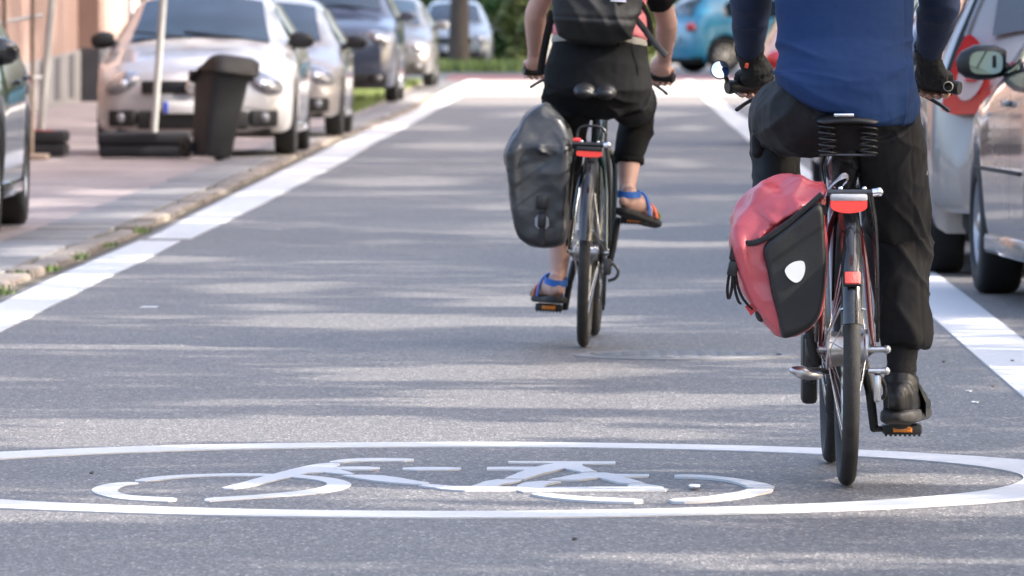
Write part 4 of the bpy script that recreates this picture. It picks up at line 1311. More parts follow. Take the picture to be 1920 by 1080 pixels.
    # seat
    mb = MB(); mb.tube([V((0, .222, .78)), V((0, .165, .915))], .0137, 14); mb.obj("seatpost", o['post_m'], root)
    mb = MB(); sz = o['saddle_z']
    sy = o.get('saddle_y', 0)
    if o.get('lobes'):
        for sg in (-1, 1): mb.loft([((sg * .040, -.062, sz - .020), .030, .020), ((sg * .040, -.045, sz - .016), .040, .030), ((sg * .036, .0, sz - .012), .044, .030), ((sg * .02, .08, sz - .012), .034, .024)], 18, (1, 0, 0), dome=True)
        mb.loft([((0, -.058, sz - .026), .045, .010), ((0, -.03, sz - .020), .06, .016), ((0, .06, sz - .01), .055, .022), ((0, .14, sz - .012), .03, .020), ((0, .20, sz - .022), .018, .014)], 16, (1, 0, 0), dome=True)
        mb.v = [(x, y + sy, z) for x, y, z in mb.v]
        sd = union(mb, "saddle", .005, o['saddle_m'], root, 3)
    else:
        mb.loft([((0, -.062, sz - .016), .066, .007), ((0, -.045, sz - .009), .080, .010), ((0, -.015, sz - .006), .086, .013), ((0, .04, sz - .008), .078, .018), ((0, .10, sz - .010), .046, .020), ((0, .16, sz - .014), .026, .020), ((0, .20, sz - .022), .018, .014)], 20, (1, 0, 0), dome=True, power=2.4)
        mb.v = [(x, y, z - 1.6 * x * x) for x, y, z in mb.v]
        sd = mb.obj("saddle", o['saddle_m'], root)
    mb = MB()
    for sg in (-1, 1): mb.tube(smooth_pts([(sg * .02, .17, sz - .04), (sg * .028, .10, sz - .055), (sg * .03, 0, sz - .055), (sg * .05, -.02, sz - .04)]), .004, 6)
    mb.bbox((0, .148, sz - .052), (.07, .035, .022), .006)
    mb.obj("saddle_rail", M['dark_steel'], sd)
    if o.get('springs'):
        for sg in (-1, 1):
            pts = []
            for k in range(5 * 14 + 1):
                a = 2 * PI * k / 14; z = sz - .022 - .078 * k / 70
                pts.append((sg * .052 + .022 * math.cos(a), -.028 + .022 * math.sin(a), z))
            mb = MB(); mb.tube(pts, .0027, 6); mb.obj("spring", M['black_plastic'], sd)
        mb = MB(); mb.tube([(-.072, -.028, sz - .104), (.072, -.028, sz - .104)], .004, 6)
        mb.tube([(-.05, -.028, sz - .104), (-.02, .12, sz - .07)], .004, 6); mb.tube([(.05, -.028, sz - .104), (.02, .12, sz - .07)], .004, 6); mb.obj("spring_yoke", M['dark_steel'], sd)
        mb = MB(); mb.bbox((-.012, -.071, sz - .002), (.052, .006, .008), .002); mb.obj("saddle_plate", M['chrome'], sd)
        # crumpled black rain cover bundled round the post
        mb = MB(); mb.loft([((.004, .03, sz - .03), .028, .03), ((0, .08, sz - .07), .034, .036), ((.002, .13, sz - .12), .036, .036), ((-.002, .17, sz - .17), .032, .034), ((.006, .19, sz - .205), .018, .02)], 18, (1, 0, 0), dome=True)
        union(mb, "seat_cover", .004, M['pannier_black'], root, 3, lambda p, n: .007 * (ridge(p * np.array([40, 40, 55])) - .6))
    # handlebar
    gl, gr = V(o['gl']), V(o['gr'])
    mb = MB(); cb = V((0, .885, 1.035))
    mb.tube(smooth_pts([hd1, V((0, .887, 1.0)), cb]), .0135, 12); mb.tube([cb + V((-.03, 0, 0)), cb + V((.03, 0, 0))], .019, 12); mb.obj("stem", M['black_plastic'] if o.get('black_stem') else M['steel'], root)
    mb = MB(); gi_l, gi_r = V(o['gli']), V(o['gri'])
    mb.tube(smooth_pts([gl, gi_l, cb + V((-.12, .015, .005)), cb, cb + V((.12, .015, .005)), gi_r, gr]), .0112, 12); mb.obj("handlebar", M['dark_steel'], root)
    for a, b in ((gl, gi_l), (gr, gi_r)):
        mb = MB(); d = (b - a).normalized()
        mb.loft([(a - d * .004, .017, .017), (a + d * .004, .0195, .0195), (a + d * .02, .017, .017), (a.lerp(b, .9), .0165, .0165), (a.lerp(b, 1.0), .018, .018)], 16, (0, 0, 1)); mb.obj("grip", M['black_plastic'], root, angle=60)
        mb = MB(); q = b + d * .02
        mb.ball(q + V((0, .008, -.004)), (.02, .018, .018), 12, 8); mb.loft([(q + V((0, .02, -.01)), .007, .008), (q.lerp(a, .35) + V((0, .055, -.028)), .006, .007), (a.lerp(q, .32) + V((0, .055, -.050)), .0055, .0065), (a.lerp(q, .18) + V((0, .045, -.062)), .006, .007)], 8, (0, 0, 1), dome=True)
        mb.obj("brake_lever", M['dark_steel'] if a is gr else M['black_plastic'], root)
    # luggage rack
    if o.get('rack'):
        zt, y1, hw = o['rack_z'], -.33, .052
        mb = MB()
        for sg in (-1, 1):
            mb.tube(smooth_pts([(sg * .018, .20, zt - .01), (sg * hw, .12, zt), (sg * hw, -.1, zt), (sg * hw, y1, zt)]), .0055, 8)
            for yy in (-.20, -.02): mb.tube(smooth_pts([(sg * hw, yy, zt), (sg * (hw + .018), yy + (.05 if yy < -.1 else .0), zt - .1), (sg * .078, -.004, R + .02)]), .005, 8)
        for yy in (.10, -.03, -.18): mb.tube([(-hw, yy, zt), (hw, yy, zt)], .005, 8)
        mb.tube([(-hw - .012, y1, zt + .002), (hw + .004, y1, zt + .002)], .0085, 10)
        if o.get('rack_hoop'): mb.tube(smooth_pts([(-hw, -.20, zt), (-hw, -.20, zt + .05), (-hw + .02, -.20, zt + .068), (hw - .02, -.20, zt + .068), (hw, -.20, zt + .05), (hw, -.20, zt)], 1), .005, 8)
        rk_ = mb.obj("rack", M['black_plastic'] if not o.get('springs') else M['black_gloss'], root)
        mb = MB(); mb.tube([(hw - .002, y1, zt + .002), (hw + .014, y1, zt + .004)], .011, 10); mb.ball((hw + .014, y1, zt + .004), .012, 10, 6)
        for q in (-.03, .03): mb.ball((q, y1 + .004, zt + .012), .006, 8, 5)
        mb.obj("rack_end", M['chrome'], rk_)
        # rear lamp
        lw, lz = o['lamp_w'], o['lamp_z']
        lx = o.get('lamp_x', 0)
        top = [(-lw, lz + .010), (lw, lz + .010), (lw, lz - .004)]
        arc = [(lw * math.cos(a), lz - .004 - o['lamp_h'] * math.sin(a)) for a in [PI * k / 14 for k in range(1, 14)]]
        mb = MB(); mb.prism([(x + lx, z) for x, z in top + arc + [(-lw, lz - .004)]], y1 - .028, y1 + .01); lp = mb.obj("rear_light", M['red_lens'], root, angle=50)
        mb = MB(); mb.bbox((lx, y1 - .008, lz + .018), (lw * 2.03, .044, .018), .005); mb.obj("lamp_housing", M['grey_lens'] if o.get('grey_top') else M['black_plastic'], lp)
    return root

YR1 = F * CH / (911 - YH); X1 = (1587 - 960) * YR1 / F
YR2 = F * CH / (651 - YH); X2 = (1093.5 - 960) * YR2 / F
R1 = dict(loc=(X1, YR1, 0.001), lean=math.radians(.2), yaw=-.003)
R2 = dict(loc=(X2, YR2, 0.001), lean=math.radians(2.8), yaw=-.046)
def frame_of(R):
    return Matrix.Translation(R['loc']) @ Euler((0, R['lean'], R['yaw'])).to_matrix().to_4x4()
def LB(R, px, py, y):
    """photo pixel at bicycle-frame depth y -> bicycle-frame point"""
    inv = frame_of(R).inverted()
    Y = R['loc'][1] + y
    return inv @ at(px, py, Y)
b1 = bicycle("bicycle", "bicycle with dark red frame and sprung saddle ridden by the person in the blue jersey", R1['loc'], R1['lean'], R1['yaw'], dict(
    wb=1.08, tr=.022, fend=168, fw=.027, reflector=151, frame=M['red_paint'], hub_r=.046, up=-1, pedal_x=.162, crank_m=M['black_plastic'], cogs=[.036], post_m=M['steel'], saddle_z=.948, saddle_m=M['black_plastic'], springs=True, decal=True,
    gl=(-.287, .75, 1.010), gli=(-.165, .81, 1.022), gr=(.322, .75, 1.010), gri=(.205, .81, 1.022), rack=True, rack_z=.752, lamp_w=.046, lamp_z=.724, lamp_h=.017, lamp_x=-.010, grey_top=True, black_stem=True))
b2 = bicycle("bicycle", "dark bicycle with black fenders ridden by the person with the backpack", R2['loc'], R2['lean'], R2['yaw'], dict(
    wb=1.09, tr=.021, fend=172, fw=.025, frame=M['dkgreen_paint'], hub_r=.03, up=1, pedal_x=.150, crank_m=M['black_plastic'], cogs=[.055, .05, .045, .04, .035], derailleur=True, post_m=M['dark_steel'], saddle_z=.952, saddle_m=M['black_plastic'], lobes=True, saddle_y=-.035,
    gl=(-.297, .76, .995), gli=(-.18, .80, 1.005), gr=(.262, .76, .995), gri=(.15, .80, 1.005), rack=True, rack_z=.745, rack_hoop=True, lamp_w=.046, lamp_z=.713, lamp_h=.007))
# extras on the near bicycle
mb = MB(); c = LB(R1, 1350, 131, .735)
mb.lathe([(0, .012), (.020, .010), (.0255, .0), (.0255, -.004), (.0232, -.0045), (.0232, .0)], (0, 0, 0), 'y', 32)
Rm = Vector((0, -1, 0)).rotation_difference(Vector((.03, -1, .20)).normalized()).to_matrix()
mb.v = [tuple(Rm @ Vector(v) + c) for v in mb.v]
mb.tube([c + Vector((.012, .012, -.01)), Vector((-.283, .752, 1.01))], .006, 8)
mi = mb.obj("rear_view_mirror", M['black_plastic'], b1)
mb = MB(); mb.lathe([(0, -.0052), (.012, -.0046), (.0234, -.003)], (0, 0, 0), 'y', 32)
mb.v = [tuple(Rm @ Vector(v) + c) for v in mb.v]; mb.obj("mirror_glass", M['mirror'], mi)
mb = MB(); mb.tube(smooth_pts([(-.03, .34, .275), (-.075, .22, .285), (-.108, .02, .290)]), .008, 8)
e_ = LB(R1, 1508, 700, -.02)
kst = mb.obj("kickstand", M['dark_steel'], b1)
mb = MB()
mb.loft([(e_ + Vector((-.028, 0, .008)), .010, .012), (e_ + Vector((-.010, 0, .004)), .017, .016), (e_ + Vector((.014, .0, -.004)), .014, .014), (e_ + Vector((.04, .02, -.006)), .010, .010)], 12, (0, 0, 1), dome=True)
mb.obj("kickstand_foot", M['steel'], kst)
mb = MB(); c = LB(R1, 1517, 690, .55)
mb.bbox((c.x, .55, c.z), (.042, .09, .185), .012); lc = mb.obj("lock_case", M['black_plastic'], b1)
mb = MB(); mb.bbox((c.x, .503, c.z + .02), (.026, .008, .12), .004); mb.obj("lock_case_panel", M['black_gloss'], lc)
for pts in ([(1552, 372, -.1), (1545, 340, .0), (1541, 312, .1), (1548, 290, .16), (1560, 272, .2)], [(1556, 340, -.05), (1549, 322, .05), (1553, 300, .15), (1562, 290, .2)]):
    mb = MB(); mb.tube(smooth_pts([LB(R1, *p) for p in pts]), .0042, 8); mb.obj("cable", M['steel'], b1)
mb = MB(); mb.loft([(p, .011, .0025) for p in smooth_pts([LB(R1, 1546, 372, -.2), LB(R1, 1556, 350, -.2), LB(R1, 1572, 336, -.19), LB(R1, 1586, 329, -.17), LB(R1, 1591, 336, -.15), LB(R1, 1582, 346, -.14)])], 8, (.2, 1, .4)); mb.obj("rack_strap", M['grey_lens'], b1)

# ================================================================== panniers
def outline(R, px_pts, y, n, it=2):
    P = [LB(R, a, b, y) for a, b in px_pts]
    P = smooth_pts([Vector((p.x, 0, p.z)) for p in P], it, True)
    return resample(P, n)
def pillow(R, px_pts, yref, ys, n=72, thin=None, it=2):
    """closed body: outline in (x, z) swept along y, ys = [(y, inset, shift_x)]"""
    P = outline(R, px_pts, yref, n, it)
    c = sum(P, Vector()) / n; ymid = .5 * (ys[0][0] + ys[-1][0])
    mb = MB(); vs = []
    for y, ins, sx in ys:
        for p in P:
            q = c + (p - c) * ins; k_ = 1.0
            if thin: k_ = 1 - (1 - thin[2]) * clampf((q.z - thin[0]) / (thin[1] - thin[0]))
            vs.append((q.x + sx, ymid + (y - ymid) * k_, q.z))
    k = len(ys); fs = []
    for i in range(k - 1):
        for j in range(n): fs.append((i * n + j, i * n + (j + 1) % n, (i + 1) * n + (j + 1) % n, (i + 1) * n + j))
    fs += [tuple(range(n))[::-1], tuple((k - 1) * n + j for j in range(n))]
    return mb.add(vs, fs)
pan = thing("pannier", "red and black roll top pannier with white drop reflector on the near bicycle", "bicycle bag", R1['loc'], (0, R1['lean'], R1['yaw']))
red = [(1470,336),(1505,335),(1535,345),(1545,362),(1549,420),(1553,500),(1545,588),(1520,620),(1468,638),(1440,612),(1400,560),(1385,520),(1373,460),(1371,438),(1385,398),(1408,366),(1438,345)]
mb = pillow(R1, red, -.22, [(-.238, .80, 0), (-.232, .93, 0), (-.215, .985, 0), (-.19, 1.0, 0), (-.10, 1.015, 0), (.0, 1.01, 0), (.07, .98, 0), (.10, .9, 0), (.108, .7, 0)], thin=(.62, .77, .55))
def crease(p, n):
    zt = np.clip((p[:, 2] - .56) / .16, 0, 1)
    return (.022 * (ridge(p * np.array([13, 9, 15]) + 3.3) - .62) * (.22 + zt) + .005 * (vnoise(p * 38) - .5))
W1 = lambda *a: LB(R1, *a)
mb.hull([W1(1470, 333, -.13), W1(1505, 333, -.12), W1(1540, 346, -.12), W1(1546, 366, -.20), W1(1500, 392, -.24), W1(1452, 420, -.235), W1(1418, 388, -.19), W1(1440, 352, -.12), W1(1546, 366, 0), W1(1440, 420, 0)])
mb.hull([W1(1440, 345, -.12), W1(1402, 366, -.13), W1(1383, 400, -.15), W1(1370, 440, -.18), W1(1378, 458, -.20), W1(1425, 448, -.24), W1(1455, 415, -.22), W1(1432, 380, -.15), W1(1400, 450, 0), W1(1450, 400, 0)])
bd = union(mb, "bag", .0055, M['pannier_red'], pan, 1, crease)
blk = [(1541,370),(1500,404),(1455,441),(1428,462),(1437,500),(1450,560),(1464,630),(1470,637),(1519,619),(1543,588),(1551,500),(1547,420)]
mb = pillow(R1, blk, -.24, [(-.262, .90, 0), (-.258, .96, 0), (-.245, 1.0, 0), (-.20, 1.004, 0), (-.1, 1.0, 0)])
union(mb, "back_panel", .0045, M['pannier_black'], pan, 2, lambda p, n: .005 * (vnoise(p * 16) - .5))
mb = MB(); mb.loft([(LB(R1, a, b, -.252), .010, .004) for a, b in smooth_pts([(1378, 452, 0), (1408, 458, 0), (1440, 446, 0), (1478, 418, 0), (1512, 390, 0), (1540, 364, 0)], 2) for a, b in [(a, b)]] if False else [(LB(R1, p.x, p.y, -.250 + .03 * clampf((1440 - p.x) / 60)), .0075, .005) for p in smooth_pts([(1377, 452, 0), (1408, 458, 0), (1440, 446, 0), (1478, 418, 0), (1512, 390, 0), (1541, 364, 0)], 2)], 8, (0, 0, 1))
mb.obj("closure_strip", M['strap'], pan)
P_ = smooth_pts([LB(R1, a, b, -.266) for a, b in [(1470, 505), (1484, 492), (1502, 488), (1509, 492), (1510, 508), (1504, 524), (1494, 531), (1484, 527), (1475, 518)]], 2, True)
mb = MB(); k = len(P_); mb.add([(p.x, -.270, p.z) for p in P_] + [(p.x, -.255, p.z) for p in P_], [tuple(range(k))] + [(i, (i + 1) % k, (i + 1) % k + k, i + k) for i in range(k)])
mb.obj("reflective_patch", M['reflect_white'], pan, angle=30)
mb = MB(); c = LB(R1, 1377, 470, -.21)
mb.bbox(c, (.022, .014, .052), .006, Euler((0, .15, 0)).to_matrix()); mb.bbox(c + Vector((-.004, 0, -.045)), (.026, .018, .04), .006, Euler((0, .2, 0)).to_matrix()); mb.obj("buckle", M['black_plastic'], pan)
for pts in ([(1372, 490), (1366, 520), (1363, 545), (1366, 565), (1372, 545), (1374, 515)], [(1378, 498), (1381, 530), (1390, 556), (1402, 572), (1412, 580)], [(1374, 500), (1377, 540), (1384, 566), (1390, 570)]):
    mb = MB(); mb.loft([(p, .0065, .0018) for p in smooth_pts([LB(R1, a, b, -.205) for a, b in pts], 2)], 8, (.6, .8, 0)); mb.obj("strap", M['strap'], pan)
mb = MB(); Q = [LB(R1, a, b, -.20) for a, b in [(1402, 572), (1412, 568), (1422, 572), (1418, 582), (1408, 592), (1403, 584), (1396, 574)]]
mb.add([(p.x, -.205, p.z) for p in Q] + [(p.x, -.195, p.z) for p in Q], [tuple(range(7)), tuple(range(13, 6, -1))] + [(i, i + 7, (i + 1) % 7 + 7, (i + 1) % 7) for i in range(7)]); mb.obj("pull_tab", M['tail_red'], pan)
mb = MB(); mb.ball(LB(R1, 1428, 582, -.175), (.018, .03, .03), 14, 8); mb.obj("corner_patch", M['strap'], pan)
mb = MB(); mb.lathe([(0, -.012), (.014, -.012), (.014, .01), (0, .01)], LB(R1, 1542, 394, -.20), 'y', 16)
for yy in (-.12, .05): mb.bbox((-.066, yy, .745), (.02, .035, .04), .006)
mb.obj("hook", M['black_plastic'], pan)

pan2 = thing("pannier", "grey roll top pannier with folded peak on the far bicycle", "bicycle bag", R2['loc'], (0, R2['lean'], R2['yaw']))
gry = [(1022,197),(1034,205),(1050,225),(1066,247),(1069,275),(1066,340),(1064,420),(1060,452),(1048,464),(1010,466),(978,456),(963,432),(957,385),(950,335),(943,300),(946,282),(958,262),(972,242),(978,222),(990,207),(1008,199)]
mb = pillow(R2, gry, -.2, [(-.215, .78, 0), (-.21, .92, 0), (-.195, .98, 0), (-.165, 1.0, 0), (-.05, 1.01, 0), (.05, 1.0, 0), (.09, .93, 0), (.10, .75, 0)], thin=(.72, .92, .30), it=1)
def crease2(p, n):
    zt = np.clip((p[:, 2] - .55) / .25, 0, 1)
    side = np.exp(-((p[:, 0] + .35) / .05) ** 2)
    return .018 * (ridge(p * np.array([11, 8, 12]) + 1.7) - .62) * (.15 + zt + .5 * side) + .006 * (vnoise(p * 30) - .5)
W2 = lambda *a: LB(R2, *a)
mb.hull([W2(1022, 195, -.08), W2(1036, 208, -.09), W2(1052, 228, -.09), W2(1068, 260, -.10), W2(1066, 300, -.19), W2(1010, 285, -.225), W2(1000, 250, -.15), W2(1066, 300, -.02), W2(1010, 290, -.02), W2(1022, 198, -.04)])
mb.hull([W2(1024, 194, -.07), W2(1008, 199, -.05), W2(990, 208, -.04), W2(978, 224, -.04), W2(972, 244, -.08), W2(956, 264, -.12), W2(945, 285, -.16), W2(948, 320, -.19), W2(985, 300, -.2), W2(990, 262, -.11), W2(950, 300, 0), W2(1000, 300, 0)])
union(mb, "bag", .006, M['pannier_grey'], pan2, 1, crease2)
mb = MB()
mb.loft([(p, .011, .004) for p in smooth_pts([LB(R2, a, b, -.225) for a, b in [(1017, 366), (1016, 400), (1017, 440), (1015, 458)]], 2)], 8, (1, 0, 0)); mb.obj("strap", M['strap'], pan2)
mb = MB(); mb.bbox(LB(R2, 1016, 379, -.225), (.042, .016, .05), .01); mb.bbox(LB(R2, 1016, 414, -.225), (.03, .016, .05), .008); mb.obj("buckle", M['black_plastic'], pan2)
mb = MB()
P_ = smooth_pts([LB(R2, a, b, -.219) for a, b in [(1003, 402), (1028, 402), (1030, 430), (1003, 430)]], 1, True); k = len(P_)
mb.add([(p.x, -.2195, p.z) for p in P_] + [(p.x, -.21, p.z) for p in P_], [tuple(range(k))] + [(i, (i + 1) % k, (i + 1) % k + k, i + k) for i in range(k)]); mb.obj("reflective_patch", M['grey_lens'], pan2, angle=30)
mb = MB(); mb.bbox(LB(R2, 1082, 262, -.2), (.03, .02, .014), .005); mb.obj("hook", M['red_lens'], pan2)
# ================================================================== people
def hand(mb, c, a, wrist, gl=None):
    """fist closed round a bar at c; a = unit vector along the bar pointing outwards; gl = glove mesh or None"""
    a = Vector(a).normalized(); f = Vector((0, 1, 0)); f = (f - a * f.dot(a)).normalized(); u = Vector((0, 0, 1)); u = (u - a * u.dot(a)).normalized()
    kn = c + u * .031 + f * .006
    pal = [(wrist, .030, .023), (wrist.lerp(c + u * .045 - f * .036, .6), .034, .025), (c + u * .034 - f * .034, .042, .022), (c + u * .016 - f * .024, .043, .018)]
    mb.loft([(c + u * .034 - f * .03, .040, .018), (kn + f * .004, .043, .014)], 16, a, dome=True)
    if gl is not None: gl.loft([(c + u * .034 - f * .03, .0435, .022), (kn + f * .004, .0465, .0175)], 16, a, dome=True)
    mb.loft(pal, 16, a, dome=True)
    lens = (.95, 1.05, 1.0, .85)
    for i in range(4):
        off = a * (-.033 + .0215 * i)
        k = lens[i]
        r = (.0100, .0097, .0093, .0088, .0074) if i < 3 else (.0092, .0088, .0083, .0078, .0066)
        ch = [c + off + f * .002 + u * .030, c + off + f * .026 * k + u * .020, c + off + f * .029 * k - u * .010, c + off + f * .008 - u * .029 * k, c + off - f * .014 - u * .026 * k]
        mb.tube(smooth_pts(ch, 1), [r[0], r[0], r[1], r[1], r[2], r[2], r[3], r[3], r[4], r[4]][:len(smooth_pts(ch, 1))], 10, a, dome=True)
        if gl is not None: gl.tube([ch[0], ch[1], ch[2]], [.0125, .0122, .0112], 10, a, dome=True)
    th = [c - a * .026 + u * .040 - f * .024, c - a * .048 + u * .018 - f * .004, c - a * .050 + f * .018 - u * .008, c - a * .036 + f * .026 - u * .024]
    mb.tube(th, [.015, .0125, .0108, .0085], 10, dome=True)
    if gl is not None:
        gl.loft([(p, x + .0035, y + .0038) for p, x, y in pal], 18, a, dome=True)
        gl.tube(th[:3], [.0185, .0158, .013], 10, dome=True)

def foot(mb, heel, d, ankle):
    d = Vector(d).normalized(); s = Vector((d.y, -d.x, 0)).normalized()
    u = Vector((0, 0, 1))
    st = [(-.022, .034, .018, .020), (-.005, .036, .030, .033), (.04, .044, .033, .042), (.10, .042, .037, .038), (.15, .030, .043, .027), (.19, .020, .045, .018), (.222, .014, .040, .013), (.24, .012, .026, .010)]
    mb.loft([(heel + d * q + u * z, rx, ry) for q, z, rx, ry in st], 16, s, dome=True)
    mb.loft([(heel + d * .03 + u * .04, .030, .036), (heel + d * .025 + u * .075, .028, .033), (ankle, .029, .034)], 14, s)
    for k in range(5):   # toes
        q = heel + d * (.235 - .008 * abs(k - 1) - .006 * k * (k > 1)) + s * ((k - 2) * .0165) + u * .012
        mb.loft([(q - d * .03, .009, .010), (q, .0085, .0095), (q + d * .012, .006, .006)], 8, s, dome=True)

def head(mb, c, tilt=.2):
    """c: centre of the head; face towards +y"""
    R = Euler((-tilt, 0, 0)).to_matrix(); A = lambda x, y, z: c + R @ Vector((x, y, z))
    o = MB(); o.ball((0, -.005, .03), (.077, .098, .092), 20, 14); mb.add([A(*v) for v in o.v], o.f)
    mb.loft([(A(0, .025, .0), .066, .07), (A(0, .035, -.05), .058, .062), (A(0, .05, -.095), .040, .042)], 16, (1, 0, 0), dome=True)
    mb.loft([(A(0, .085, .028), .008, .010), (A(0, .112, .0), .012, .014), (A(0, .118, -.018), .017, .012)], 10, (1, 0, 0), dome=True)   # nose
    mb.loft([(A(-.024, .088, -.052), .006, .005), (A(0, .098, -.052), .009, .008), (A(.024, .088, -.052), .006, .005)], 8, (0, 0, 1), dome=True)   # lips
    for sg in (-1, 1):
        o = MB(); o.ball((0, 0, 0), (.010, .020, .032), 10, 8); mb.add([A(*(Vector(v) + Vector((sg * .078, -.012, .004)))) for v in o.v], o.f)
        o = MB(); o.ball((0, 0, 0), (.02, .012, .008), 10, 6); mb.add([A(*(Vector(v) + Vector((sg * .032, .082, .042)))) for v in o.v], o.f)
    return A
def eyes_hair(root, A, hair_m, long=False):
    for sg in (-1, 1):
        mb = MB(); mb.ball(A(sg * .031, .080, .024), .0125, 12, 8); e = mb.obj("eye", M['eye'], root)
        mb = MB(); mb.ball(A(sg * .031, .0885, .024), .006, 10, 6); mb.obj("iris", M['hair2'], e)
    mb = MB(); o = MB(); o.ball((0, -.018, .042), (.085, .100, .092), 20, 14); mb.add([A(*v) for v in o.v], o.f)
    if long: mb.loft([(A(0, -.085, .05), .045, .035), (A(0, -.125, .0), .036, .03), (A(0, -.13, -.09), .026, .022), (A(0, -.11, -.17), .012, .012)], 12, (1, 0, 0), dome=True)
    cut = lambda p, n: .006 * (ridge(p * np.array([60, 60, 22])) - .5)
    union(mb, "hair", .007, hair_m, root, 1, cut)

def warp(p, f, a):
    return p + a * np.stack([vnoise(p * f + s_) - .5 for s_ in (1.1, 5.7, 9.3)], 1)
def folds(p, fx, fy, fz, seed):
    return ridge(p * np.array([fx, fy, fz]) + seed) ** 2 - .45
def crisp(p, fx, fy, fz, seed, k=4):
    q = warp(p, 6.0, .10)
    return ridge(q * np.array([fx, fy, fz]) + seed) ** k - .2

# ---------------------------------------------------------------- rider in the blue jersey
V = Vector
p1 = thing("person", "person in blue long sleeved jersey and black trousers riding the red bicycle", "person", R1['loc'], (0, R1['lean'], R1['yaw']), "people riding bicycles up the lane")
body = MB(); glv = {-1: MB(), 1: MB()}
shx = .195
torso = [((0, .12, .93), .155, .13), ((0, .125, 1.0), .165, .13), ((0, .155, 1.09), .15, .105), ((0, .20, 1.24), .155, .10), ((0, .265, 1.38), .17, .105), ((0, .32, 1.47), .15, .08), ((0, .345, 1.52), .07, .06), ((0, .375, 1.60), .055, .058)]
body.loft(torso, 24, (1, 0, 0))
A1 = head(body, V((0, .42, 1.70)), .1)
arms1 = {}
GC = {-1: V((-.222, .782, 1.0145)), 1: V((.262, .782, 1.0145))}
GA = {-1: (V((-.287, .75, 1.01)) - V((-.165, .81, 1.022))).normalized(), 1: (V((.322, .75, 1.01)) - V((.205, .81, 1.022))).normalized()}
WR = {-1: V((-.232, .735, 1.088)), 1: V((.240, .735, 1.090))}
EL = {-1: V((-.236, .53, 1.245)), 1: V((.262, .53, 1.235))}
SH = {-1: V((-shx, .33, 1.44)), 1: V((shx, .33, 1.44))}
for sg in (-1, 1):
    body.loft([(SH[sg], .045, .05), (SH[sg].lerp(EL[sg], .5), .046, .048), (EL[sg], .042, .044), (EL[sg].lerp(WR[sg], .3), .041, .042), (EL[sg].lerp(WR[sg], .7), .034, .033), (WR[sg], .028, .023)], 16, (1, 0, 0), dome=True)
    hand(body, GC[sg], GA[sg], WR[sg], glv[sg])
# legs under the cloth
rl = [(V((.09, .11, .95)), .075, .085), (V((.125, .25, .80)), .066, .075), (V((.145, .42, .66)), .055, .06), (V((.155, .40, .52)), .05, .056), (V((.153, .345, .30)), .036, .04)]
ll = [(V((-.09, .11, .94)), .075, .08), (V((-.14, .30, .937)), .068, .07), (V((-.162, .50, .93)), .052, .054), (V((-.1665, .54, .88)), .046, .046), (V((-.167, .51, .79)), .045, .047), (V((-.162, .42, .64)), .038, .04), (V((-.16, .385, .58)), .034, .038)]
body.loft(rl, 16, (1, 0, 0), dome=True); body.loft(ll, 16, (1, 0, 0), dome=True)
heelR, heelL = V((.148, .275, .156)), V((-.148, .30, .485))
dR, dL = V((.20, .98, 0)), V((-.12, .98, -.12))
foot(body, heelR, dR, rl[-1][0]); foot(body, heelL, dL, ll[-1][0])
union(body, "body", .0045, M['skin'], p1, 2)
eyes_hair(p1, A1, M['hair'])
# trousers
mb = MB()
mb.loft([((0, .13, .88), .14, .11), ((0, .12, .93), .178, .145), ((0, .12, .985), .180, .142), ((0, .13, 1.03), .172, .125)], 28, (1, 0, 0))
mb.loft([(V((.092, .09, .955)), .098, .115), (V((.118, .20, .835)), .092, .112), (V((.140, .34, .72)), .082, .098), (V((.147, .41, .645)), .078, .090), (V((.152, .40, .55)), .071, .086), (V((.158, .375, .46)), .066, .082), (V((.163, .355, .40)), .064, .078), (V((.166, .345, .352)), .0635, .074), (V((.166, .343, .340)), .060, .070)], 24, (1, 0, 0))
mb.loft([(V((-.09, .10, .94)), .11, .105), (V((-.135, .22, .935)), .102, .10), (V((-.150, .37, .94)), .090, .092), (V((-.165, .52, .935)), .078, .080), (V((-.1665, .555, .89)), .070, .066), (V((-.167, .52, .80)), .064, .066), (V((-.166, .46, .70)), .0625, .066), (V((-.162, .40, .60)), .060, .064), (V((-.16, .385, .565)), .056, .06)], 24, (1, 0, 0), dome=True)
mb.bbox(V((-.222, .30, .862)), (.022, .12, .06), .008)
def trou(p, n):
    right = np.clip((p[:, 0] - .02) / .05, 0, 1)
    knee = gmask(p, (.15, .38, .60), (.2, .3, .14)); hip = gmask(p, (.15, .05, .93), (.2, .3, .06)); hem = gmask(p, (.166, .34, .37), (.1, .1, .05))
    lap = gmask(p, (-.13, .1, .90), (.12, .3, .06))
    q = p.copy(); q[:, 2] += .35 * q[:, 0] + .12 * q[:, 1]
    q[:, 2] += 1.1 * (q[:, 0] - .14)
    d = .013 * crisp(q, 5, 6, 15, 2.1) * (.25 + 1.0 * knee + .5 * hip)
    q2 = p.copy(); q2[:, 2] -= 1.3 * q2[:, 0]
    d += .012 * crisp(q2, 5, 5, 12, 7.7) * (.4 + .9 * lap)
    d += .010 * crisp(p, 13, 10, 2.2, 3.3, 2) * np.clip((.85 - p[:, 2]) / .3, 0, 1) * right
    d += .006 * folds(p, 26, 26, 7, 4.4) * hem * 1.5 - .006 * hem * np.clip((.375 - p[:, 2]) / .02, 0, 1)
    d += .0025 * (vnoise(p * 45) - .5)
    # outer seam of the cargo leg
    seam = np.exp(-((p[:, 0] - (.185 + .02 * np.sin(p[:, 2] * 5))) / .004) ** 2) * (p[:, 1] < .42) * right
    return d - .0022 * seam
union(mb, "trousers", .0052, M['trouser'], p1, 2, trou)
# little grey print and pull tab on the thigh pocket
mb = MB(); mb.bbox(LB(R1, 1736, 322, .24), (.008, .012, .020), .003); mb.obj("pocket_tab", M['reflect_white'], p1)
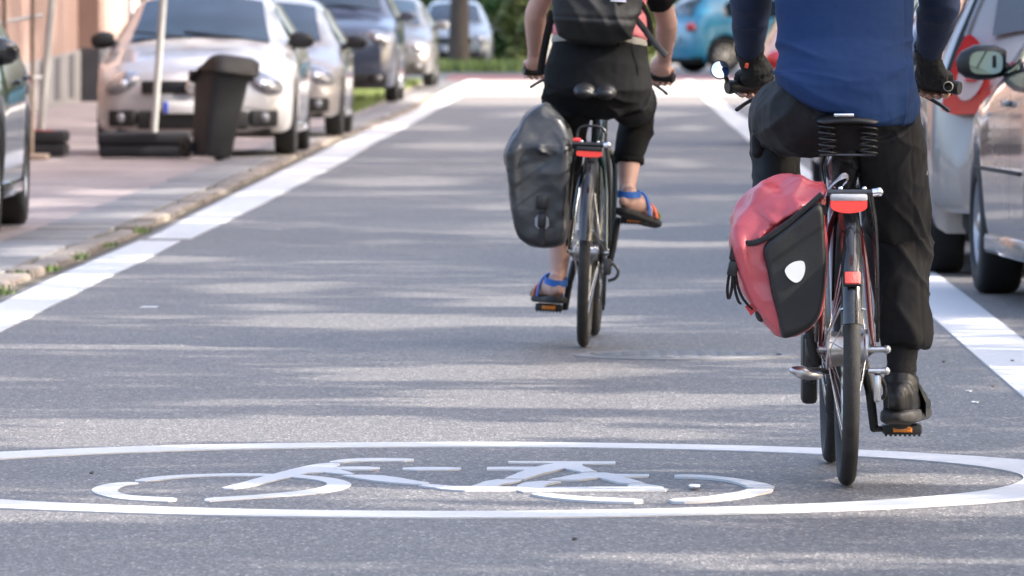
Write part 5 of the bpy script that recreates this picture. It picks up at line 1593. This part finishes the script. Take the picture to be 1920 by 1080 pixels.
# jersey
mb = MB()
mb.loft([((.0, .108, .917), .150, .125), ((0.0, .108, .922), .180, .166), ((0.0, .108, .945), .186, .170), ((0, .110, .975), .1865, .168), ((0, .12, 1.01), .1845, .158), ((0, .14, 1.06), .174, .138), ((0, .158, 1.10), .171, .128), ((0, .18, 1.17), .1745, .124), ((0, .205, 1.25), .180, .124), ((0, .265, 1.38), .192, .125), ((0, .315, 1.46), .185, .10), ((0, .345, 1.515), .10, .075), ((0, .36, 1.55), .068, .065)], 40, (1, 0, 0), power=2.15)
def jer(p, n):
    side = np.clip((np.abs(p[:, 0]) - .07) / .09, 0, 1)
    lw = gmask(p, (-.16, .1, 1.085), (.10, .3, .045)); rw = gmask(p, (.17, .1, 1.04), (.07, .3, .07)); hem = gmask(p, (.17, .05, .965), (.06, .25, .04)); band = gmask(p, (0, .0, 1.0), (.3, .3, .05))
    q = p.copy(); q[:, 2] -= .25 * np.abs(q[:, 0])
    d = .016 * crisp(q, 5, 5, 27, 1.3, 3) * (lw * 1.3 + rw * 1.0 + .12 * side)
    d += .014 * folds(p, 30, 10, 14, 5.1) * hem
    d += .009 * crisp(q, 3.5, 4, 11, 9.2, 3) * (.3 + band * .7)
    seam = np.exp(-((p[:, 0] - .150) / .003) ** 2) * (n[:, 1] < 0)
    # the hem droops at the sides of the saddle and rides up at the left hip
    return d - .0028 * seam + .0012 * (vnoise(p * 60) - .5)
jo = union(mb, "jersey", .0052, M['jersey'], p1, 3, jer)
# hem line: higher on the left hip, lowest beside the saddle
me = jo.data; co = np.empty(len(me.vertices) * 3); me.vertices.foreach_get("co", co); co = co.reshape(-1, 3)
tx = np.clip((co[:, 0] + .19) / .14, 0, 1); low = np.clip((1.06 - co[:, 2]) / .12, 0, 1)
co[:, 2] += (.085 * (1 - tx) ** 1.3 + .026 * (1 - np.clip((co[:, 0] + .05) / .1, 0, 1)) - .004 * gmask(co, (.07, -.04, .95), (.06, .3, .2)) + .010 * gmask(co, (0, -.04, .93), (.07, .3, .2))) * low
me.vertices.foreach_set("co", co.ravel()); me.update()
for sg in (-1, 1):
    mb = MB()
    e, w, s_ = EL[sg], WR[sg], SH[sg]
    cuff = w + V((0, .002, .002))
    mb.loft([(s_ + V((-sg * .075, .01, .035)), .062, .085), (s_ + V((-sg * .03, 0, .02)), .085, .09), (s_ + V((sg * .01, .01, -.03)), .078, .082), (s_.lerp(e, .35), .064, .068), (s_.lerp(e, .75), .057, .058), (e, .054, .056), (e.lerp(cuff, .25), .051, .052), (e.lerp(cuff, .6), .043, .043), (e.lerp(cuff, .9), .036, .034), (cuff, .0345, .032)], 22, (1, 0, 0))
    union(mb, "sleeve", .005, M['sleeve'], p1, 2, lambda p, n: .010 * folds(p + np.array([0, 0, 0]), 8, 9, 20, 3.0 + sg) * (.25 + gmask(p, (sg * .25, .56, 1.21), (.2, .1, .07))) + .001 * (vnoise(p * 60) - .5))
    g = glv[sg]
    g.loft([(w + V((0, -.030, .030)), .0395, .037), (w + V((0, -.012, .012)), .0375, .034), (w, .0345, .030)], 18, (1, 0, 0))
    go = union(g, "glove", .0036, M['glove'], p1, 2, lambda p, n: .0035 * (ridge(p * np.array([70, 60, 80]) + sg) - .55))
    mb = MB()
    if sg < 0: mb.bbox(LB(R1, 1400, 123, .672), (.009, .006, .014), .002, Euler((0, .15, 0)).to_matrix()); mb.obj("orange_tab", M['orange_tab'], go)
    else:
        mb.lathe([(.011, -.002), (.014, 0), (.011, .002)], LB(R1, 1778, 162, .735), 'y', 18, closed_prof=True); mb.obj("pull_loop", M['belt'], go)
# sock and shoes
mb = MB(); mb.loft([(V((.160, .35, .37)), .040, .043), (V((.156, .345, .30)), .0385, .050), (V((.153, .330, .25)), .0395, .056), (V((.152, .316, .21)), .041, .060), (V((.1505, .305, .175)), .044, .062)], 20, (1, 0, 0), dome=True)
union(mb, "sock", .004, M['sock'], p1, 1, lambda p, n: .004 * (ridge(p * np.array([6, 6, 70])) - .5))
mb = MB(); mb.loft([(V((-.163, .41, .62)), .041, .043), (V((-.158, .37, .55)), .037, .044)], 20, (1, 0, 0), dome=True); mb.obj("sock", M['sock'], p1)
def shoe(heel, d, big=1.0):
    d = V(d).normalized(); s = V((d.y, -d.x, 0)).normalized(); u = V((0, 0, 1))
    mb = MB()
    st = [(-.034, .048, .026, .040), (-.022, .050, .040, .050), (.02, .056, .044, .056), (.07, .056, .045, .054), (.12, .046, .047, .044), (.17, .036, .050, .033), (.21, .029, .049, .026), (.24, .025, .040, .021), (.262, .022, .024, .014)]
    mb.loft([(heel + d * q + u * z, rx, ry) for q, z, rx, ry in st], 24, s, dome=True, power=2.5)
    mb.loft([(heel + d * .02 + u * .07, .046, .052), (heel + d * .02 + u * .105, .045, .050), (heel + d * .022 + u * .113, .041, .046)], 20, s)
    sh = union(mb, "shoe", .004, M['shoe'], p1, 2, lambda p, n: .004 * (ridge(p * np.array([24, 20, 34])) - .6))
    mb = MB()
    mb.loft([(heel + d * q + u * .008, rx, rz) for q, rx, rz in [(-.052, .020, .012), (-.044, .036, .017), (-.02, .048, .020), (.04, .049, .020), (.10, .047, .020), (.17, .053, .018), (.22, .050, .016), (.255, .036, .014), (.274, .016, .010)]], 26, s, dome=True, power=4)
    mb.obj("sole", M['sole'], sh)
    return sh, heel, d, s, u
sh, h_, d_, s_, u_ = shoe(heelR, dR)
mb = MB(); c = LB(R1, 1675, 750, .232); mb.lathe([(0, -.002), (.006, -.002), (.006, .004), (0, .004)], c, 'y', 14); mb.obj("heel_dot", M['tail_red'], sh)
mb = MB(); mb.loft([(h_ + d_ * .06 + u_ * .125, .045, .006), (h_ + d_ * .05 + u_ * .10 + s_ * .03, .045, .006), (h_ + d_ * .09 + u_ * .06 + s_ * .046, .04, .005), (h_ + d_ * .11 + u_ * .02 + s_ * .047, .04, .004)], 10, (0, 1, 0)); mb.obj("shoe_strap", M['shoe'], sh)
shoe(heelL, dL)

# ---------------------------------------------------------------- rider with the backpack
p2 = thing("person", "person in black cropped trousers, pink shirt and sandals riding the dark bicycle", "person", R2['loc'], (0, R2['lean'], R2['yaw']), "people riding bicycles up the lane")
body = MB()
body.loft([((0, .12, .93), .16, .13), ((0, .12, 1.0), .165, .13), ((0, .14, 1.10), .145, .10), ((0, .19, 1.24), .14, .095), ((0, .26, 1.36), .155, .10), ((0, .31, 1.43), .14, .08), ((0, .335, 1.48), .06, .055), ((0, .36, 1.55), .05, .052)], 24, (1, 0, 0))
A2 = head(body, V((0, .40, 1.65)), .1)
GC2 = {-1: V((-.262, .772, .998)), 1: V((.222, .772, .998))}
GA2 = {-1: (V((-.297, .76, .995)) - V((-.18, .80, 1.005))).normalized(), 1: (V((.262, .76, .995)) - V((.15, .80, 1.005))).normalized()}
WR2 = {-1: V((-.262, .725, 1.062)), 1: V((.226, .725, 1.062))}
EL2 = {-1: V((-.256, .50, 1.215)), 1: V((.235, .50, 1.205))}
SH2 = {-1: V((-.175, .32, 1.40)), 1: V((.175, .32, 1.40))}
for sg in (-1, 1):
    e, w, s_ = EL2[sg], WR2[sg], SH2[sg]
    body.loft([(s_, .052, .056), (s_.lerp(e, .4), .043, .046), (s_.lerp(e, .85), .040, .042), (e, .039, .042), (e.lerp(w, .25), .041, .042), (e.lerp(w, .6), .034, .033), (e.lerp(w, .9), .027, .024), (w, .027, .023)], 16, (1, 0, 0), dome=True)
    hand(body, GC2[sg], GA2[sg], w)
rl = [(V((.09, .12, .94)), .085, .09), (V((.12, .36, .92)), .072, .075), (V((.135, .54, .89)), .057, .058), (V((.128, .485, .76)), .052, .058), (V((.120, .43, .66)), .042, .050), (V((.121, .40, .60)), .033, .037), (V((.121, .385, .575)), .031, .037)]
ll = [(V((-.09, .12, .94)), .085, .09), (V((-.11, .30, .78)), .07, .078), (V((-.123, .42, .60)), .055, .06), (V((-.120, .40, .48)), .051, .06), (V((-.116, .36, .36)), .042, .05), (V((-.116, .335, .26)), .032, .037), (V((-.117, .33, .235)), .031, .036)]
body.loft(rl, 18, (1, 0, 0), dome=True); body.loft(ll, 18, (1, 0, 0), dome=True)
hR, hL = V((.122, .320, .498)), V((-.118, .282, .163))
dR2, dL2 = V((.38, .90, -.17)), V((-.26, .96, -.03))
foot(body, hR, dR2, rl[-1][0]); foot(body, hL, dL2, ll[-1][0])
union(body, "body", .0045, M['skin2'], p2, 2)
eyes_hair(p2, A2, M['hair2'], True)
mb = MB()
mb.loft([((0, .14, .905), .12, .10), ((0, .12, .925), .184, .138), ((0, .10, .96), .200, .158), ((0, .11, 1.02), .196, .150), ((0, .125, 1.08), .180, .132), ((0, .13, 1.118), .172, .124)], 32, (1, 0, 0))
mb.loft([(V((.108, .09, .945)), .092, .10), (V((.126, .24, .905)), .085, .092), (V((.133, .40, .90)), .080, .085), (V((.138, .54, .885)), .070, .068), (V((.134, .52, .80)), .063, .066), (V((.124, .46, .72)), .057, .064), (V((.121, .44, .685)), .0585, .064), (V((.121, .437, .672)), .056, .06)], 24, (1, 0, 0))
mb.loft([(V((-.105, .09, .93)), .094, .115), (V((-.118, .26, .80)), .086, .10), (V((-.128, .42, .62)), .072, .078), (V((-.124, .41, .52)), .064, .072), (V((-.120, .385, .44)), .060, .066)], 24, (1, 0, 0))
def cap(p, n):
    knee = gmask(p, (.13, .48, .78), (.15, .3, .10)); seat = gmask(p, (0, 0, .9), (.25, .2, .12))
    q = p.copy(); q[:, 2] += .4 * np.abs(q[:, 0])
    return .016 * crisp(q, 5, 5, 15, 6.6, 3) * (.3 + .9 * knee + .4 * seat) - .004 * gmask(p, (.121, .44, .70), (.1, .1, .008)) + .0025 * (vnoise(p * 40) - .5)
union(mb, "cropped_trousers", .0055, M['capri'], p2, 2, cap)
mb = MB(); mb.loft([((0, .128, 1.108), .1755, .128), ((0, .129, 1.118), .1775, .130), ((0, .131, 1.130), .174, .127)], 40, (1, 0, 0)); mb.obj("belt", M['belt'], p2)
mb = MB(); mb.loft([((0, .13, 1.125), .168, .122), ((0, .135, 1.14), .176, .128), ((0, .15, 1.19), .168, .122), ((0, .19, 1.26), .165, .115), ((0, .26, 1.37), .175, .112), ((0, .31, 1.44), .165, .09), ((0, .33, 1.48), .08, .06)], 32, (1, 0, 0))
for sg in (-1, 1): mb.loft([(SH2[sg] + V((-sg * .06, 0, .03)), .06, .08), (SH2[sg] + V((-sg * .02, 0, .01)), .072, .078), (SH2[sg].lerp(EL2[sg], .25), .055, .06)], 18, (1, 0, 0))
union(mb, "shirt", .006, M['pink'], p2, 2, lambda p, n: .010 * folds(p, 9, 8, 16, 8.8) * .7)
for sg in (-1, 1):
    mb = MB(); a, b = SH2[sg], EL2[sg]
    mb.loft([(a + V((-sg * .05, 0, .035)), .062, .08), (a + V((-sg * .01, 0, .01)), .078, .082), (a.lerp(b, .32), .060, .064), (a.lerp(b, .52 if sg < 0 else .62), .057, .060)], 20, (1, 0, 0))
    union(mb, "sleeve", .005, M['capri'], p2, 2, lambda p, n: .008 * folds(p, 14, 14, 14, 2.2))
# sandals
def sandal(heel, d):
    d = V(d).normalized(); s = V((d.y, -d.x, 0)).normalized(); u = V((0, 0, 1))
    mb = MB(); mb.loft([(heel + d * q - u * .006, rx, .013) for q, rx in [(-.035, .026), (-.02, .038), (.03, .041), (.09, .039), (.15, .047), (.20, .050), (.24, .042), (.262, .022)]], 24, s, dome=True, power=4)
    so = mb.obj("sandal", M['sandal_sole'], p2, angle=50)
    def band(q, z, rx, rz, m, w=.011, tilt=0.0):
        mb = MB(); c = heel + d * q + u * z; vs = []; n = 26
        for i in range(n):
            a = 2 * PI * i / n
            for dz in (-w, w):
                for k in (1.0, 1.10):
                    vs.append(c + s * (math.cos(a) * rx * k) + d * (math.sin(a) * rz * k) + u * (dz + tilt * math.sin(a)))
        fs = []
        for i in range(n):
            j = (i + 1) % n
            for x, y in ((0, 1), (1, 3), (3, 2), (2, 0)): fs.append((i * 4 + x, i * 4 + y, j * 4 + y, j * 4 + x))
        mb.add(vs, fs); mb.obj("sandal_strap", m, so)
    band(.022, .066, .039, .050, M['sandal_blue'], .012, .012)
    def hoop(q, z, rx, rz, m, w):
        mb = MB(); c = heel + d * q; vs = []; n = 16
        for i in range(n + 1):
            a = PI * i / n
            for dq in (-w, w):
                for k in (1.0, 1.10):
                    vs.append(c + s * (math.cos(a) * rx * k) + u * (.004 + math.sin(a) * rz * k) + d * dq)
        fs = []
        for i in range(n):
            for x, y in ((0, 1), (1, 3), (3, 2), (2, 0)): fs.append((i * 4 + x, i * 4 + y, (i + 1) * 4 + y, (i + 1) * 4 + x))
        mb.add(vs, fs); mb.obj("sandal_strap", m, so)
    hoop(.11, 0, .046, .082, M['sandal_blue'], .010)
    hoop(.165, 0, .050, .056, M['sandal_orange'], .011)
    hoop(.20, 0, .050, .042, M['weed'], .008)
sandal(hR, dR2); sandal(hL, dL2)

# ---------------------------------------------------------------- backpack
bp = thing("backpack", "black backpack with small violet label worn by the far rider", "backpack", R2['loc'], (0, R2['lean'], R2['yaw']))
def BP(px, py, y): return LB(R2, px, py, y)
mb = MB()
mb.loft([((-.018, .015, 1.125), .09, .04), ((-.018, .005, 1.145), .130, .065), ((-.015, -.01, 1.19), .158, .092), ((-.012, .005, 1.27), .168, .10), ((-.008, .05, 1.40), .168, .10), ((0, .10, 1.52), .15, .09), ((0, .13, 1.58), .11, .07), ((0, .145, 1.60), .06, .04)], 36, (1, 0, 0), power=3.0)
def pk(p, n):
    q = p.copy(); q[:, 2] += .9 * q[:, 0]
    return .014 * folds(q, 9, 6, 10, 4.0) * .8 + .012 * folds(p, 6, 6, 15, 1.0) * gmask(p, (.1, -.05, 1.2), (.12, .2, .1)) + .002 * (vnoise(p * 50) - .5) - .004 * np.exp(-((p[:, 2] - 1.205) / .006) ** 2)
union(mb, "bag", .006, M['pack'], bp, 2, pk)
mb = MB(); c = BP(1159, 0, -.098); mb.bbox(c + V((0, .004, .006)), (.056, .016, .022), .003); lb = mb.obj("label", M['pack_label'], bp)
mb = MB(); mb.bbox(c + V((0, .0025, -.004)), (.056, .016, .005), .001); mb.obj("label_edge", M['white_cloth'], lb)
mb = MB(); mb.loft([(p, .012, .003) for p in smooth_pts([BP(1188, 30, .02), BP(1203, 48, .03), BP(1222, 74, .0), BP(1246, 101, -.02), BP(1250, 105, -.02)], 2)], 8, (.5, .2, .6)); mb.obj("hip_strap", M['strap'], bp)
mb = MB(); mb.loft([(p, .016, .005) for p in smooth_pts([BP(1200, 5, .10), BP(1212, 28, .14), BP(1218, 60, .18), BP(1214, 85, .22)], 2)], 8, (1, 0, 0)); mb.obj("shoulder_strap", M['strap'], bp)
mb = MB(); mb.loft([(p, .014, .004) for p in smooth_pts([BP(1036, 20, .14), BP(1027, 60, .22), BP(1019, 100, .30), BP(1013, 138, .36)], 2)], 8, (1, 0, 0)); mb.obj("shoulder_strap", M['strap'], bp)
